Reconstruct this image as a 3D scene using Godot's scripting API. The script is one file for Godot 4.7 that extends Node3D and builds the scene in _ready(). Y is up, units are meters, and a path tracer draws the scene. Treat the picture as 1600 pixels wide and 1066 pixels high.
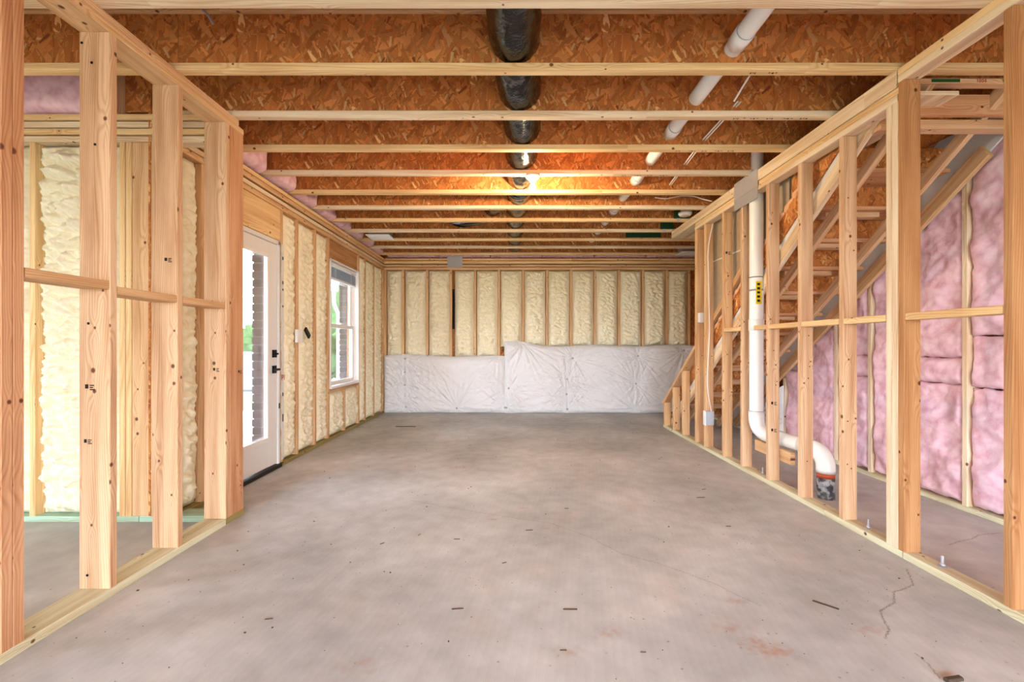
extends Node3D
# An unfinished basement: stud partitions, I-joists overhead, spray foam walls, stairs behind the right-hand partition.
# x runs to the right, y up, the room goes away from the camera along -z. W(x, h, d) is a point at depth d in front of the camera.

const EYE := 1.14          # camera height
const CEIL := 2.64         # underside of the joists
const FOCAL := 690.0       # focal length in pixels of the 1600 x 1066 frame
const LX := -1.83          # room face of the left partition (2x6)
const RX := 2.08           # room face of the right partition (2x4)
const EX := -2.2           # room face of the left outer wall
const BD := 7.5            # room face of the back wall
const JD := 2.85           # room face of the outer wall that faces the camera on the left
const PX := 3.1            # stud face of the pink insulated wall
const SLOPE := 0.72        # stair slope
const T := 0.038           # thickness of two-by lumber

var rng := RandomNumberGenerator.new()
var M := {}
var meshes := {}
var counts := {}

func W(x: float, h: float, d: float) -> Vector3:
	return Vector3(x, h, -d)

# ---------------------------------------------------------------- nodes
func numbered(called: String) -> String:
	var n: int = counts.get(called, -1) + 1
	counts[called] = n
	return called if n == 0 else "%s_%03d" % [called, n]

func thing(called: String, at: Vector3, label: String, category: String, group := "") -> Node3D:
	var o := Node3D.new()
	o.name = numbered(called)
	add_child(o)
	o.position = at
	tag(o, label, category, group)
	return o

func setting(called: String, at := Vector3.ZERO) -> Node3D:
	var o := Node3D.new()
	o.name = called
	add_child(o)
	o.position = at
	o.set_meta("kind", "structure")
	return o

func tag(o: Node, label: String, category: String, group := "") -> Node:
	o.set_meta("label", label)
	o.set_meta("category", category)
	if group:
		o.set_meta("group", group)
	return o

func frame_of(p: Node) -> Transform3D:
	var t := Transform3D.IDENTITY
	while p != null and p != self:
		t = (p as Node3D).transform * t
		p = p.get_parent()
	return t

func put(parent: Node, called: String, mesh: Mesh, mat: Material, at := Vector3.ZERO, basis := Basis.IDENTITY) -> MeshInstance3D:
	var o := MeshInstance3D.new()
	o.name = numbered(called) if parent == self else called
	o.mesh = mesh
	o.material_override = mat
	parent.add_child(o, true)
	o.transform = frame_of(parent).affine_inverse() * Transform3D(basis, at)
	return o

# ---------------------------------------------------------------- mesh helpers
class Tris:
	var v := PackedVector3Array()
	var n := PackedVector3Array()
	var uv := PackedVector2Array()
	func tri(a: Vector3, b: Vector3, c: Vector3, nn: Vector3, ua := Vector2.ZERO, ub := Vector2.ZERO, uc := Vector2.ZERO) -> void:
		if (b - a).cross(c - a).dot(nn) > 0.0:
			v.append_array([a, c, b]); uv.append_array([ua, uc, ub])
		else:
			v.append_array([a, b, c]); uv.append_array([ua, ub, uc])
		n.append_array([nn, nn, nn])
	func quad(a: Vector3, b: Vector3, c: Vector3, d: Vector3, nn: Vector3, ua := Vector2.ZERO, ub := Vector2.ZERO, uc := Vector2.ZERO, ud := Vector2.ZERO) -> void:
		tri(a, b, c, nn, ua, ub, uc)
		tri(a, c, d, nn, ua, uc, ud)
	func box(lo: Vector3, hi: Vector3) -> void:
		var c := (lo + hi) * 0.5
		var h := (hi - lo) * 0.5
		for ax in 3:
			for s in [-1.0, 1.0]:
				var nn := Vector3.ZERO
				nn[ax] = s
				var p := Vector3.ZERO
				var q := Vector3.ZERO
				p[(ax + 1) % 3] = h[(ax + 1) % 3]
				q[(ax + 2) % 3] = h[(ax + 2) % 3]
				var m := c + nn * h[ax]
				var ul := p.length() * 2.0
				var vl := q.length() * 2.0
				quad(m - p - q, m + p - q, m + p + q, m - p + q, nn, Vector2(0, 0), Vector2(ul, 0), Vector2(ul, vl), Vector2(0, vl))
	func done() -> ArrayMesh:
		var a := []
		a.resize(Mesh.ARRAY_MAX)
		a[Mesh.ARRAY_VERTEX] = v
		a[Mesh.ARRAY_NORMAL] = n
		a[Mesh.ARRAY_TEX_UV] = uv
		var m := ArrayMesh.new()
		m.add_surface_from_arrays(Mesh.PRIMITIVE_TRIANGLES, a)
		return m

# a board with eased edges, length along x; UVs in metres with an offset so that no two boards show the same grain
func board_mesh(l: float, a: float, b: float, c: float, variant: int) -> ArrayMesh:
	var key := "%.4f %.4f %.4f %.4f %d" % [l, a, b, c, variant]
	if meshes.has(key):
		return meshes[key]
	var t := Tris.new()
	var r := RandomNumberGenerator.new()
	r.seed = hash(key)
	var ou := r.randf() * maxf(0.0, 3.15 - l)
	var ov := r.randf() * maxf(0.0, 0.58 - 2.0 * (a + b))
	var x0 := -l / 2.0
	var x1 := l / 2.0
	var ha := a / 2.0
	var hb := b / 2.0
	c = minf(c, minf(a, b) * 0.3)
	var prof := [Vector2(ha, hb - c), Vector2(ha, -hb + c), Vector2(ha - c, -hb), Vector2(-ha + c, -hb), Vector2(-ha, -hb + c), Vector2(-ha, hb - c), Vector2(-ha + c, hb), Vector2(ha - c, hb)]
	var run := ov
	for i in 8:
		var p: Vector2 = prof[i]
		var q: Vector2 = prof[(i + 1) % 8]
		var mid := (p + q) * 0.5
		var e := (q - p)
		var nn2 := Vector2(e.y, -e.x).normalized()
		if nn2.dot(mid) < 0.0:
			nn2 = -nn2
		var nn := Vector3(0, nn2.x, nn2.y)
		var nl := run + e.length()
		t.quad(Vector3(x0, p.x, p.y), Vector3(x1, p.x, p.y), Vector3(x1, q.x, q.y), Vector3(x0, q.x, q.y), nn, Vector2(ou, run), Vector2(ou + l, run), Vector2(ou + l, nl), Vector2(ou, nl))
		run = nl
	for s in [-1.0, 1.0]:
		for i in range(1, 7):
			var p0: Vector2 = prof[0]
			var p1: Vector2 = prof[i]
			var p2: Vector2 = prof[i + 1]
			t.tri(Vector3(s * l / 2, p0.x, p0.y), Vector3(s * l / 2, p1.x, p1.y), Vector3(s * l / 2, p2.x, p2.y), Vector3(s, 0, 0), Vector2(ou + p0.x * 0.2, ov + p0.y), Vector2(ou + p1.x * 0.2, ov + p1.y), Vector2(ou + p2.x * 0.2, ov + p2.y))
	meshes[key] = t.done()
	return meshes[key]

# axis-aligned lumber from corner to corner; the grain runs along the longest side
func lum(parent: Node, called: String, a: Vector3, b: Vector3, mat: Material, chamfer := 0.003, axis := -1) -> MeshInstance3D:
	var lo := Vector3(minf(a.x, b.x), minf(a.y, b.y), minf(a.z, b.z))
	var hi := Vector3(maxf(a.x, b.x), maxf(a.y, b.y), maxf(a.z, b.z))
	var d := hi - lo
	var ax := d.max_axis_index() if axis < 0 else axis
	var bs := Basis.IDENTITY
	var l := d.x
	var p := d.y
	var q := d.z
	if ax == 1:
		bs = Basis(Vector3(0, 1, 0), Vector3(0, 0, 1), Vector3(1, 0, 0))
		l = d.y; p = d.z; q = d.x
	elif ax == 2:
		bs = Basis(Vector3(0, 0, 1), Vector3(1, 0, 0), Vector3(0, 1, 0))
		l = d.z; p = d.x; q = d.y
	return put(parent, called, board_mesh(l, p, q, chamfer, rng.randi() % 5), mat, (lo + hi) * 0.5, bs)

# lumber between two points; high is its size along "up", wide across
func beam(parent: Node, called: String, p: Vector3, q: Vector3, high: float, wide: float, mat: Material, up := Vector3.UP, chamfer := 0.003) -> MeshInstance3D:
	var x := (q - p).normalized()
	var z := x.cross(up).normalized()
	var y := z.cross(x).normalized()
	return put(parent, called, board_mesh((q - p).length(), high, wide, chamfer, rng.randi() % 5), mat, (p + q) * 0.5, Basis(x, y, z))

# a polygon in the (d, h) plane, extruded across x
func slab_x(parent: Node, called: String, poly: PackedVector2Array, xa: float, xb: float, mat: Material) -> MeshInstance3D:
	var t := Tris.new()
	var idx := Geometry2D.triangulate_polygon(poly)
	for s in 2:
		var x: float = [xa, xb][s]
		var nn := Vector3(-1 if s == 0 else 1, 0, 0)
		for i in range(0, idx.size(), 3):
			var a := poly[idx[i]]
			var b := poly[idx[i + 1]]
			var c := poly[idx[i + 2]]
			t.tri(W(x, a.y, a.x), W(x, b.y, b.x), W(x, c.y, c.x), nn, a, b, c)
	var area := 0.0
	for i in poly.size():
		area += poly[i].cross(poly[(i + 1) % poly.size()])
	for i in poly.size():
		var a := poly[i]
		var b := poly[(i + 1) % poly.size()]
		var e := (b - a).normalized() * (1.0 if area > 0 else -1.0)
		var nn := Vector3(0, -e.x, -e.y)
		t.quad(W(xa, a.y, a.x), W(xb, a.y, a.x), W(xb, b.y, b.x), W(xa, b.y, b.x), nn, a, a + Vector2(0.02, 0), b + Vector2(0.02, 0), b)
	return put(parent, called, t.done(), mat)

# a smooth grid surface; f(i, j) gives the point
func grid_mesh(nu: int, nv: int, f: Callable, uvs := Vector2.ONE, closed_u := false) -> ArrayMesh:
	var v := PackedVector3Array()
	var n := PackedVector3Array()
	var uv := PackedVector2Array()
	var ix := PackedInt32Array()
	v.resize(nu * nv); n.resize(nu * nv); uv.resize(nu * nv)
	for j in nv:
		for i in nu:
			v[j * nu + i] = f.call(i, j)
			uv[j * nu + i] = Vector2(float(i) / (nu - 1), float(j) / (nv - 1)) * uvs
	for j in nv:
		for i in nu:
			var i0 := i - 1
			var i1 := i + 1
			if closed_u:
				i0 = i - 1 if i > 0 else nu - 2
				i1 = i + 1 if i < nu - 1 else 1
			else:
				i0 = maxi(i0, 0); i1 = mini(i1, nu - 1)
			var du := v[j * nu + i1] - v[j * nu + i0]
			var dv := v[mini(j + 1, nv - 1) * nu + i] - v[maxi(j - 1, 0) * nu + i]
			n[j * nu + i] = du.cross(dv).normalized()
	for j in nv - 1:
		for i in nu - 1:
			var a := j * nu + i
			ix.append_array([a, a + nu, a + 1, a + 1, a + nu, a + nu + 1])
	var arr := []
	arr.resize(Mesh.ARRAY_MAX)
	arr[Mesh.ARRAY_VERTEX] = v
	arr[Mesh.ARRAY_NORMAL] = n
	arr[Mesh.ARRAY_TEX_UV] = uv
	arr[Mesh.ARRAY_INDEX] = ix
	var m := ArrayMesh.new()
	m.add_surface_from_arrays(Mesh.PRIMITIVE_TRIANGLES, arr)
	return m

# a tube along a list of points; radius may be a float or a Callable(angle, along)
func tube_mesh(pts: PackedVector3Array, radius, sides := 16, caps := true, uvs := Vector2(1, 1)) -> ArrayMesh:
	var frames := []
	var up := Vector3.UP
	for i in pts.size():
		var dir := (pts[mini(i + 1, pts.size() - 1)] - pts[maxi(i - 1, 0)]).normalized()
		if absf(dir.dot(up)) > 0.98:
			up = Vector3.RIGHT if absf(dir.x) < 0.9 else Vector3.BACK
		var s := dir.cross(up).normalized()
		up = s.cross(dir).normalized()
		frames.append([s, up, dir])
	var f := func(i: int, j: int) -> Vector3:
		var jj := j
		var shrink := 1.0
		if caps:
			jj = clampi(j - 1, 0, pts.size() - 1)
			shrink = 0.0 if j == 0 or j == pts.size() + 1 else 1.0
		var a := TAU * i / sides
		var r: float = radius if radius is float else radius.call(a, jj)
		return pts[jj] + (frames[jj][0] * cos(a) + frames[jj][1] * sin(a)) * r * shrink
	var m := grid_mesh(sides + 1, pts.size() + (2 if caps else 0), f, uvs, true)
	return m

func bend(points: Array, radius: float, steps := 8) -> PackedVector3Array:
	var out := PackedVector3Array()
	for i in points.size():
		var p: Vector3 = points[i]
		if i == 0 or i == points.size() - 1:
			out.append(p)
			continue
		var a: Vector3 = p + (points[i - 1] - p).normalized() * radius
		var b: Vector3 = p + (points[i + 1] - p).normalized() * radius
		for k in steps + 1:
			var t := float(k) / steps
			out.append(a.lerp(p, t).lerp(p.lerp(b, t), t))
	return out

func lathe(profile: Array, sides := 24) -> ArrayMesh:   # [radius, height] pairs, turned about y
	return grid_mesh(sides + 1, profile.size(), func(i: int, j: int) -> Vector3:
		var a := TAU * i / sides
		return Vector3(cos(a) * profile[j][0], profile[j][1], sin(a) * profile[j][0]), Vector2.ONE, true)

# ---------------------------------------------------------------- textures and materials
func noise(s: int, freq: float, octaves := 3, kind := FastNoiseLite.TYPE_SIMPLEX_SMOOTH) -> FastNoiseLite:
	var f := FastNoiseLite.new()
	f.seed = s
	f.noise_type = kind
	f.frequency = freq
	f.fractal_type = FastNoiseLite.FRACTAL_FBM if octaves > 1 else FastNoiseLite.FRACTAL_NONE
	f.fractal_octaves = octaves
	return f

func pine_texture(s: int, light: Color, dark: Color) -> ImageTexture:   # 3.2 m along the grain, 0.6 m across
	var w := 1280
	var h := 512
	var r := RandomNumberGenerator.new()
	r.seed = s
	var warp := noise(s, 1.0, 2)
	var fiber := noise(s + 1, 1.0, 2)
	var tone := noise(s + 2, 1.0, 2)
	var knots := []
	for i in 30:
		knots.append([r.randf() * 3.2, r.randf() * 0.6, r.randf_range(0.005, 0.013)])
	var data := PackedByteArray()
	data.resize(w * h * 3)
	var knot_c := Color(0.34, 0.2, 0.11)
	for y in h:
		var v := 0.6 * y / h
		var near := []
		for k in knots:
			if absf(k[1] - v) < 0.06:
				near.append(k)
		for x in w:
			var u := 3.2 * x / w
			var g := v * 95.0 + 3.2 * warp.get_noise_2d(u * 0.55, v * 7.0)
			var cross := smoothstep(2.7, 3.2, u)
			if cross > 0.0:
				g = lerpf(g, v * 95.0 + 3.2 * warp.get_noise_2d((u - 3.2) * 0.55, v * 7.0), cross)
			var kn := 0.0
			for k in near:
				var du: float = u - k[0]
				if absf(du) > 0.12:
					continue
				var dv: float = v - k[1]
				var rr: float = k[2]
				var d2 := du * du * 0.3 + dv * dv
				g += 1.6 * exp(-d2 / (9.0 * rr * rr)) * signf(dv)
				kn = maxf(kn, 1.0 - smoothstep(rr * 0.45, rr, sqrt(du * du * 0.7 + dv * dv)))
			var ring := 0.5 + 0.5 * sin(TAU * g)
			ring = ring * ring
			var f := 0.5 + 0.5 * fiber.get_noise_2d(u * 9.0, v * 420.0)
			var q := clampf(0.42 * ring + 0.34 * f + 0.55 * tone.get_noise_2d(u * 0.9, v * 14.0), 0.0, 1.0)
			var c := light.lerp(dark, q).lerp(knot_c, kn * 0.85)
			var at := (y * w + x) * 3
			data[at] = int(c.r * 255); data[at + 1] = int(c.g * 255); data[at + 2] = int(c.b * 255)
	return ImageTexture.create_from_image(Image.create_from_data(w, h, false, Image.FORMAT_RGB8, data))

func osb_texture(s: int) -> ImageTexture:   # 2 m x 1 m of pressed wood strands
	var w := 1400
	var h := 700
	var r := RandomNumberGenerator.new()
	r.seed = s
	var pal := [Color8(208, 150, 94), Color8(196, 134, 78), Color8(182, 117, 62), Color8(224, 180, 124), Color8(152, 92, 48), Color8(203, 143, 84), Color8(189, 124, 69), Color8(234, 200, 148)]
	var data := PackedByteArray()
	data.resize(w * h * 3)
	for i in w * h:
		data[i * 3] = 170; data[i * 3 + 1] = 108; data[i * 3 + 2] = 58
	for k in 3600:
		var big := k < 2300
		var l := r.randf_range(60, 130) if big else r.randf_range(18, 60)
		var b := r.randf_range(12, 32) if big else r.randf_range(4, 12)
		var a := r.randf_range(-0.9, 0.9) + PI / 2 if r.randf() < 0.62 else r.randf() * PI
		var pick := r.randf()
		var c: Color = pal[[0, 1, 2, 5, 6][r.randi() % 5]] if pick < 0.82 else pal[r.randi() % 8]
		var tone := r.randf_range(0.86, 1.1)
		var cx := r.randf() * w
		var cy := r.randf() * h
		var ca := cos(a)
		var sa := sin(a)
		var taper := r.randf_range(-0.35, 0.35)
		var nl := int(l * 1.25)
		for i in nl:
			var p := (float(i) / nl - 0.5) * l
			var bw := b * (1.0 + taper * p / l * 2.0)
			var nb := maxi(2, int(bw * 1.25))
			var grain := tone * (0.97 + 0.06 * float((i * 7) % 5) / 5.0)
			for j in nb:
				var q := (float(j) / nb - 0.5) * bw
				var px := posmod(int(cx + p * ca - q * sa), w)
				var py := posmod(int(cy + p * sa + q * ca), h)
				var m := grain * (0.8 if j == 0 or i == 0 else 1.0) * (0.95 + 0.1 * float((j * 13 + k) % 7) / 7.0)
				var at := (py * w + px) * 3
				data[at] = mini(255, int(c.r8 * m)); data[at + 1] = mini(255, int(c.g8 * m)); data[at + 2] = mini(255, int(c.b8 * m))
	return ImageTexture.create_from_image(Image.create_from_data(w, h, false, Image.FORMAT_RGB8, data))

const FLOOR_SPAN := 7.0    # metres that the floor texture covers each way
const FLOOR_X := -3.7
const FLOOR_D := 0.9

func floor_point(px: float, py: float) -> Vector2:   # metres across and away, of a mark seen on the floor
	var d := EYE * FOCAL / (py - 540.0)
	return Vector2((px - 803.0) * d / FOCAL, d)

func concrete_texture() -> ImageTexture:
	var w := 2048
	var im1 := noise(11, 0.0028, 5).get_image(w, w)
	var im2 := noise(12, 0.02, 4).get_image(w, w)
	var im3 := noise(13, 0.006, 5).get_image(w, w)
	var a := im1.get_data()
	var b := im2.get_data()
	var c := im3.get_data()
	var st := 1 if im1.get_format() == Image.FORMAT_L8 else 4
	var r := RandomNumberGenerator.new()
	r.seed = 5
	var data := PackedByteArray()
	data.resize(w * w * 3)
	for i in w * w:
		var f: float = (a[i * st] - 128) * 0.16 + (b[i * st] - 128) * 0.085 + ((i * 7919) % 251) * 0.03
		var o: float = maxf(0.0, c[i * st] - 150) * 0.07       # faint clay-coloured staining
		data[i * 3] = clampi(int(182 + f + o * 0.6), 0, 255)
		data[i * 3 + 1] = clampi(int(181 + f - o * 0.25), 0, 255)
		data[i * 3 + 2] = clampi(int(177 + f - o), 0, 255)
	var im := Image.create_from_data(w, w, false, Image.FORMAT_RGB8, data)
	var k := w / FLOOR_SPAN
	var dot := func(p: Vector2, rad: float, col: Color, soft: float) -> void:
		var x := (p.x - FLOOR_X) * k
		var y := (p.y - FLOOR_D) * k
		var rr := rad * k
		for yy in range(int(y - rr - 1), int(y + rr + 2)):
			for xx in range(int(x - rr - 1), int(x + rr + 2)):
				var e := 1.0 - smoothstep(0.3, 1.0, Vector2(xx - x, yy - y).length() / maxf(rr, 0.7))
				if e > 0.0 and xx >= 0 and yy >= 0 and xx < w and yy < w:
					im.set_pixel(xx, yy, im.get_pixel(xx, yy).lerp(col, e * soft))
	# hairline cracks, where the photograph shows them
	var cracks := [[[1416, 889], [1427, 914], [1412, 921], [1396, 925], [1397, 942], [1375, 955], [1381, 970], [1390, 985], [1382, 998]],
		[[640, 782], [700, 793], [780, 806], [860, 818], [922, 840], [940, 850], [972, 866], [1020, 878], [1075, 897], [1120, 914], [1150, 930], [1190, 948]],
		[[1482, 852], [1500, 846], [1520, 842], [1530, 836], [1565, 833]], [[1430, 1022], [1452, 1040], [1470, 1062]]]
	var shade := [0.75, 0.32, 0.6, 0.5]
	for ci in cracks.size():
		for i in cracks[ci].size() - 1:
			var p := floor_point(cracks[ci][i][0], cracks[ci][i][1])
			var q := floor_point(cracks[ci][i + 1][0], cracks[ci][i + 1][1])
			var n := int((q - p).length() * k * 1.5) + 1
			for s in n:
				dot.call(p.lerp(q, float(s) / n) + Vector2(r.randf_range(-0.004, 0.004), r.randf_range(-0.004, 0.004)), 0.0028, Color(0.40, 0.36, 0.33), shade[ci])
	# red clay and sawdust marks
	for m in [[715, 730, 0.09, 0.6], [617, 715, 0.06, 0.4], [770, 812, 0.035, 0.5], [855, 826, 0.03, 0.35], [818, 794, 0.03, 0.6], [1195, 1012, 0.07, 0.5], [1215, 1021, 0.06, 0.5], [1180, 1000, 0.04, 0.4], [1150, 940, 0.05, 0.3], [1360, 985, 0.06, 0.3], [1140, 980, 0.09, 0.2], [950, 990, 0.06, 0.25], [553, 1040, 0.08, 0.2], [880, 1020, 0.06, 0.2], [920, 655, 0.12, 0.35]]:
		var p := floor_point(m[0], m[1])
		for s in 60:
			var o: Vector2 = Vector2(r.randfn(), r.randfn() * 0.45) * m[2] * 0.6
			dot.call(p + o, m[2] * r.randf_range(0.06, 0.28), Color(0.70, 0.50, 0.38), m[3] * 0.3)
	for s in 1500:
		var p := Vector2(r.randf_range(-2.2, 3.0), r.randf_range(1.2, 7.2))
		dot.call(p, r.randf_range(0.002, 0.006), Color(0.38, 0.32, 0.27) if r.randf() < 0.7 else Color(0.86, 0.83, 0.78), r.randf_range(0.2, 0.7))
	# pale trowel and drag marks near the partition
	for s in 46:
		var p := Vector2(r.randf_range(-1.7, -0.7), r.randf_range(1.7, 2.9))
		var ang := r.randf() * TAU
		for q in 40:
			ang += r.randf_range(-0.12, 0.12)
			p += Vector2(cos(ang), sin(ang)) * 0.006
			dot.call(p, 0.004, Color(0.82, 0.79, 0.77), 0.16)
	return ImageTexture.create_from_image(im)

func mottled(s: int, freq: float, stops: Array, size := 512) -> NoiseTexture2D:
	var t := NoiseTexture2D.new()
	t.width = size; t.height = size
	t.seamless = true
	t.noise = noise(s, freq, 4)
	var g := Gradient.new()
	g.offsets = PackedFloat32Array([])
	g.colors = PackedColorArray([])
	for st in stops:
		g.add_point(st[0], st[1])
	t.color_ramp = g
	return t

func mat(called: String, col: Color, rough: float, tex: Texture2D = null, uv := Vector3.ONE, metal := 0.0) -> StandardMaterial3D:
	var m := StandardMaterial3D.new()
	m.resource_name = called
	m.albedo_color = col
	m.roughness = rough
	m.metallic = metal
	m.metallic_specular = 0.4
	if tex:
		m.albedo_texture = tex
		m.uv1_scale = uv
	M[called] = m
	return m

func bumps(m: StandardMaterial3D, s: int, freq: float, strength: float, scale: float) -> void:
	var t := NoiseTexture2D.new()
	t.width = 512; t.height = 512
	t.seamless = true
	t.as_normal_map = true
	t.bump_strength = strength
	t.noise = noise(s, freq, 4)
	m.normal_enabled = true
	m.normal_texture = t
	m.uv1_triplanar = true
	m.uv1_world_triplanar = true
	m.uv1_scale = Vector3.ONE * scale

func materials() -> void:
	var pu := Vector3(1 / 3.2, 1 / 0.6, 1)
	var pa := pine_texture(21, Color(0.95, 0.88, 0.76), Color(0.79, 0.65, 0.49))
	var pb := pine_texture(57, Color(0.92, 0.83, 0.71), Color(0.73, 0.57, 0.43))
	mat("pine", Color(1.0, 1.0, 1.0), 0.72, pa, pu)
	mat("pine_yellow", Color(1.0, 0.94, 0.82), 0.72, pa, pu)
	mat("pine_warm", Color(0.97, 0.90, 0.80), 0.72, pb, pu)
	mat("fir", Color(0.97, 0.91, 0.85), 0.72, pb, pu)
	mat("fir_red", Color(0.93, 0.80, 0.71), 0.72, pb, pu)
	mat("wood_brown", Color(0.84, 0.71, 0.57), 0.75, pb, pu)
	mat("treated", Color(0.92, 0.99, 0.98), 0.75, pa, pu)
	mat("treated_teal", Color(0.74, 0.95, 0.98), 0.7, pa, pu)
	mat("treated_dark", Color(0.68, 0.70, 0.52), 0.75, pb, pu)
	mat("osb", Color(1.0, 0.93, 0.84), 0.7, osb_texture(3), Vector3(0.5, 1.0, 1))
	mat("green_board", Color(0.10, 0.30, 0.16), 0.6)
	var conc := mat("concrete", Color.WHITE, 0.62, concrete_texture())
	conc.metallic_specular = 0.35
	var foam := mat("foam", Color(0.96, 0.91, 0.73), 0.55)
	bumps(foam, 31, 0.02, 5.0, 3.0)
	foam.albedo_texture = mottled(35, 0.012, [[0.0, Color(0.90, 0.84, 0.66)], [0.45, Color(0.95, 0.92, 0.80)], [1.0, Color(0.97, 0.95, 0.87)]])
	foam.albedo_color = Color.WHITE
	var pink := mat("pink_wool", Color.WHITE, 0.95)
	bumps(pink, 41, 0.03, 1.5, 1.6)
	pink.albedo_texture = mottled(42, 0.012, [[0.0, Color(0.82, 0.61, 0.67)], [0.38, Color(0.89, 0.72, 0.77)], [0.62, Color(0.93, 0.79, 0.83)], [1.0, Color(0.95, 0.85, 0.87)]])
	var vinyl := mat("white_vinyl", Color(0.86, 0.855, 0.85), 0.36)
	bumps(vinyl, 45, 0.02, 1.6, 6.0)
	mat("white_paint", Color(0.92, 0.92, 0.92), 0.4)
	mat("white_plastic", Color(0.93, 0.93, 0.92), 0.28)
	mat("pvc", Color(0.94, 0.94, 0.92), 0.25)
	mat("drywall_white", Color(0.90, 0.90, 0.89), 0.85)
	mat("drywall_paper", Color(0.74, 0.67, 0.57), 0.9, mottled(71, 0.02, [[0.0, Color(0.93, 0.93, 0.92)], [1.0, Color(1, 1, 1)]]))
	mat("foam_orange", Color(0.94, 0.74, 0.58), 0.6)
	var black := mat("black_film", Color(0.02, 0.02, 0.022), 0.13)
	bumps(black, 61, 0.03, 2.5, 3.0)
	black.metallic_specular = 0.6
	mat("black_metal", Color(0.05, 0.05, 0.055), 0.4, null, Vector3.ONE, 0.4)
	mat("steel", Color(0.76, 0.77, 0.79), 0.42, null, Vector3.ONE, 0.4)
	mat("dull_steel", Color(0.66, 0.66, 0.67), 0.6, null, Vector3.ONE, 0.2)
	mat("grey_plastic", Color(0.70, 0.73, 0.77), 0.5)
	mat("ink", Color(0.13, 0.11, 0.1), 0.9)
	mat("ink_red", Color(0.62, 0.14, 0.1), 0.9)
	mat("ink_green", Color(0.12, 0.32, 0.17), 0.9)
	mat("yellow_label", Color(0.93, 0.82, 0.12), 0.6)
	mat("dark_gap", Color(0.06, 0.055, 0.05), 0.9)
	mat("cable", Color(0.92, 0.91, 0.88), 0.5)
	mat("threshold", Color(0.12, 0.10, 0.09), 0.5)
	mat("cast_iron", Color.WHITE, 0.8, mottled(81, 0.03, [[0.0, Color(0.08, 0.08, 0.08)], [0.45, Color(0.3, 0.3, 0.31)], [0.55, Color(0.62, 0.62, 0.62)], [1.0, Color(0.74, 0.72, 0.7)]]))
	M.cast_iron.uv1_triplanar = true
	M.cast_iron.uv1_scale = Vector3.ONE * 1.1
	mat("primer_orange", Color(0.72, 0.33, 0.2), 0.7)
	mat("bark", Color(0.30, 0.24, 0.19), 0.9)
	mat("brick", Color(0.30, 0.27, 0.27), 0.9)
	mat("brick_b", Color(0.24, 0.22, 0.22), 0.9)
	mat("mortar", Color(0.42, 0.41, 0.40), 0.95)
	mat("grass", Color(0.27, 0.36, 0.17), 0.95, mottled(91, 0.02, [[0.0, Color(0.7, 0.75, 0.6)], [1.0, Color(1, 1, 1)]]), Vector3(30, 30, 1))
	mat("leaf", Color(0.17, 0.27, 0.13), 0.9)
	mat("leaf_b", Color(0.22, 0.32, 0.16), 0.9)
	mat("roof", Color(0.26, 0.27, 0.29), 0.9)
	mat("siding", Color(0.82, 0.82, 0.80), 0.8)
	mat("wrap", Color(0.90, 0.90, 0.89), 0.6)
	mat("porcelain", Color(0.95, 0.95, 0.93), 0.3)
	var glass := mat("glass", Color(1, 1, 1, 0.06), 0.02)
	glass.transparency = BaseMaterial3D.TRANSPARENCY_ALPHA
	var glow := mat("bulb_glow", Color(1, 1, 1), 0.4)
	glow.emission_enabled = true
	glow.emission = Color(1.0, 0.93, 0.82)
	glow.emission_energy_multiplier = 6.0

# ---------------------------------------------------------------- sprayed foam, wool and quilted blankets
var foam_count := 0
# s runs along axis u (width w), t up, n towards the room. The foam starts "back" behind the stud faces and swells to about "depth" in front of that
func foam_panel(parent: Node, at: Vector3, u: Vector3, n: Vector3, w: float, h: float, depth: float, back := 0.05, cell := 0.013, lump := 1.0) -> MeshInstance3D:
	foam_count += 1
	var n1 := noise(100 + foam_count, 1.0, 1)
	var n2 := noise(300 + foam_count, 1.0, 1)
	var n3 := noise(500 + foam_count, 1.0, 2)
	var nu := int(w / cell) + 2
	var nv := int(h / (cell * 1.1)) + 2
	var f := func(i: int, j: int) -> Vector3:
		var s := w * i / (nu - 1)
		var t := h * j / (nv - 1)
		var es := minf(s, w - s) + 0.016 * n3.get_noise_2d(t * 3.5, 3.0 if s < w / 2 else 40.0)
		var et := minf(t, h - t) + 0.012 * n3.get_noise_2d(s * 9.0, 80.0)
		var e := smoothstep(0.0, 0.075, es) * smoothstep(0.0, 0.05, et)
		e = sqrt(clampf(e, 0.0, 1.0))
		var x := s + 0.02 * n3.get_noise_2d(s * 6.0, t * 6.0)
		var b1 := absf(n1.get_noise_2d(x * 7.0 / lump, t * 10.0 / lump))
		var b2 := absf(n2.get_noise_2d(x * 19.0 / lump, t * 26.0 / lump))
		var mid := smoothstep(0.0, 0.12, minf(minf(s, w - s), minf(t, h - t)) + 0.02)
		var z := -back + e * (back + depth * (-0.2 + mid * (-0.15 + 1.5 * b1 + 0.75 * b2 + 0.5 * n3.get_noise_2d(s * 3.0 + 9.0, t * 2.0))))
		var shift := 0.0
		if i == 0 or i == nu - 1:
			z = -back
		else:
			shift = 0.014 * n3.get_noise_2d(t * 5.0, 20.0 if s < w / 2 else 60.0) * (1.0 - smoothstep(0.0, 0.06, minf(s, w - s)))
		if j == 0 or j == nv - 1:
			z = -back
		return u * (s + shift - w / 2) + Vector3.UP * (t - h / 2) + n * z
	var mesh := grid_mesh(nu, nv, f, Vector2(w, h))
	return put(parent, "foam_panel", mesh, M.foam, at + u * (w / 2) + Vector3.UP * (h / 2))

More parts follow.
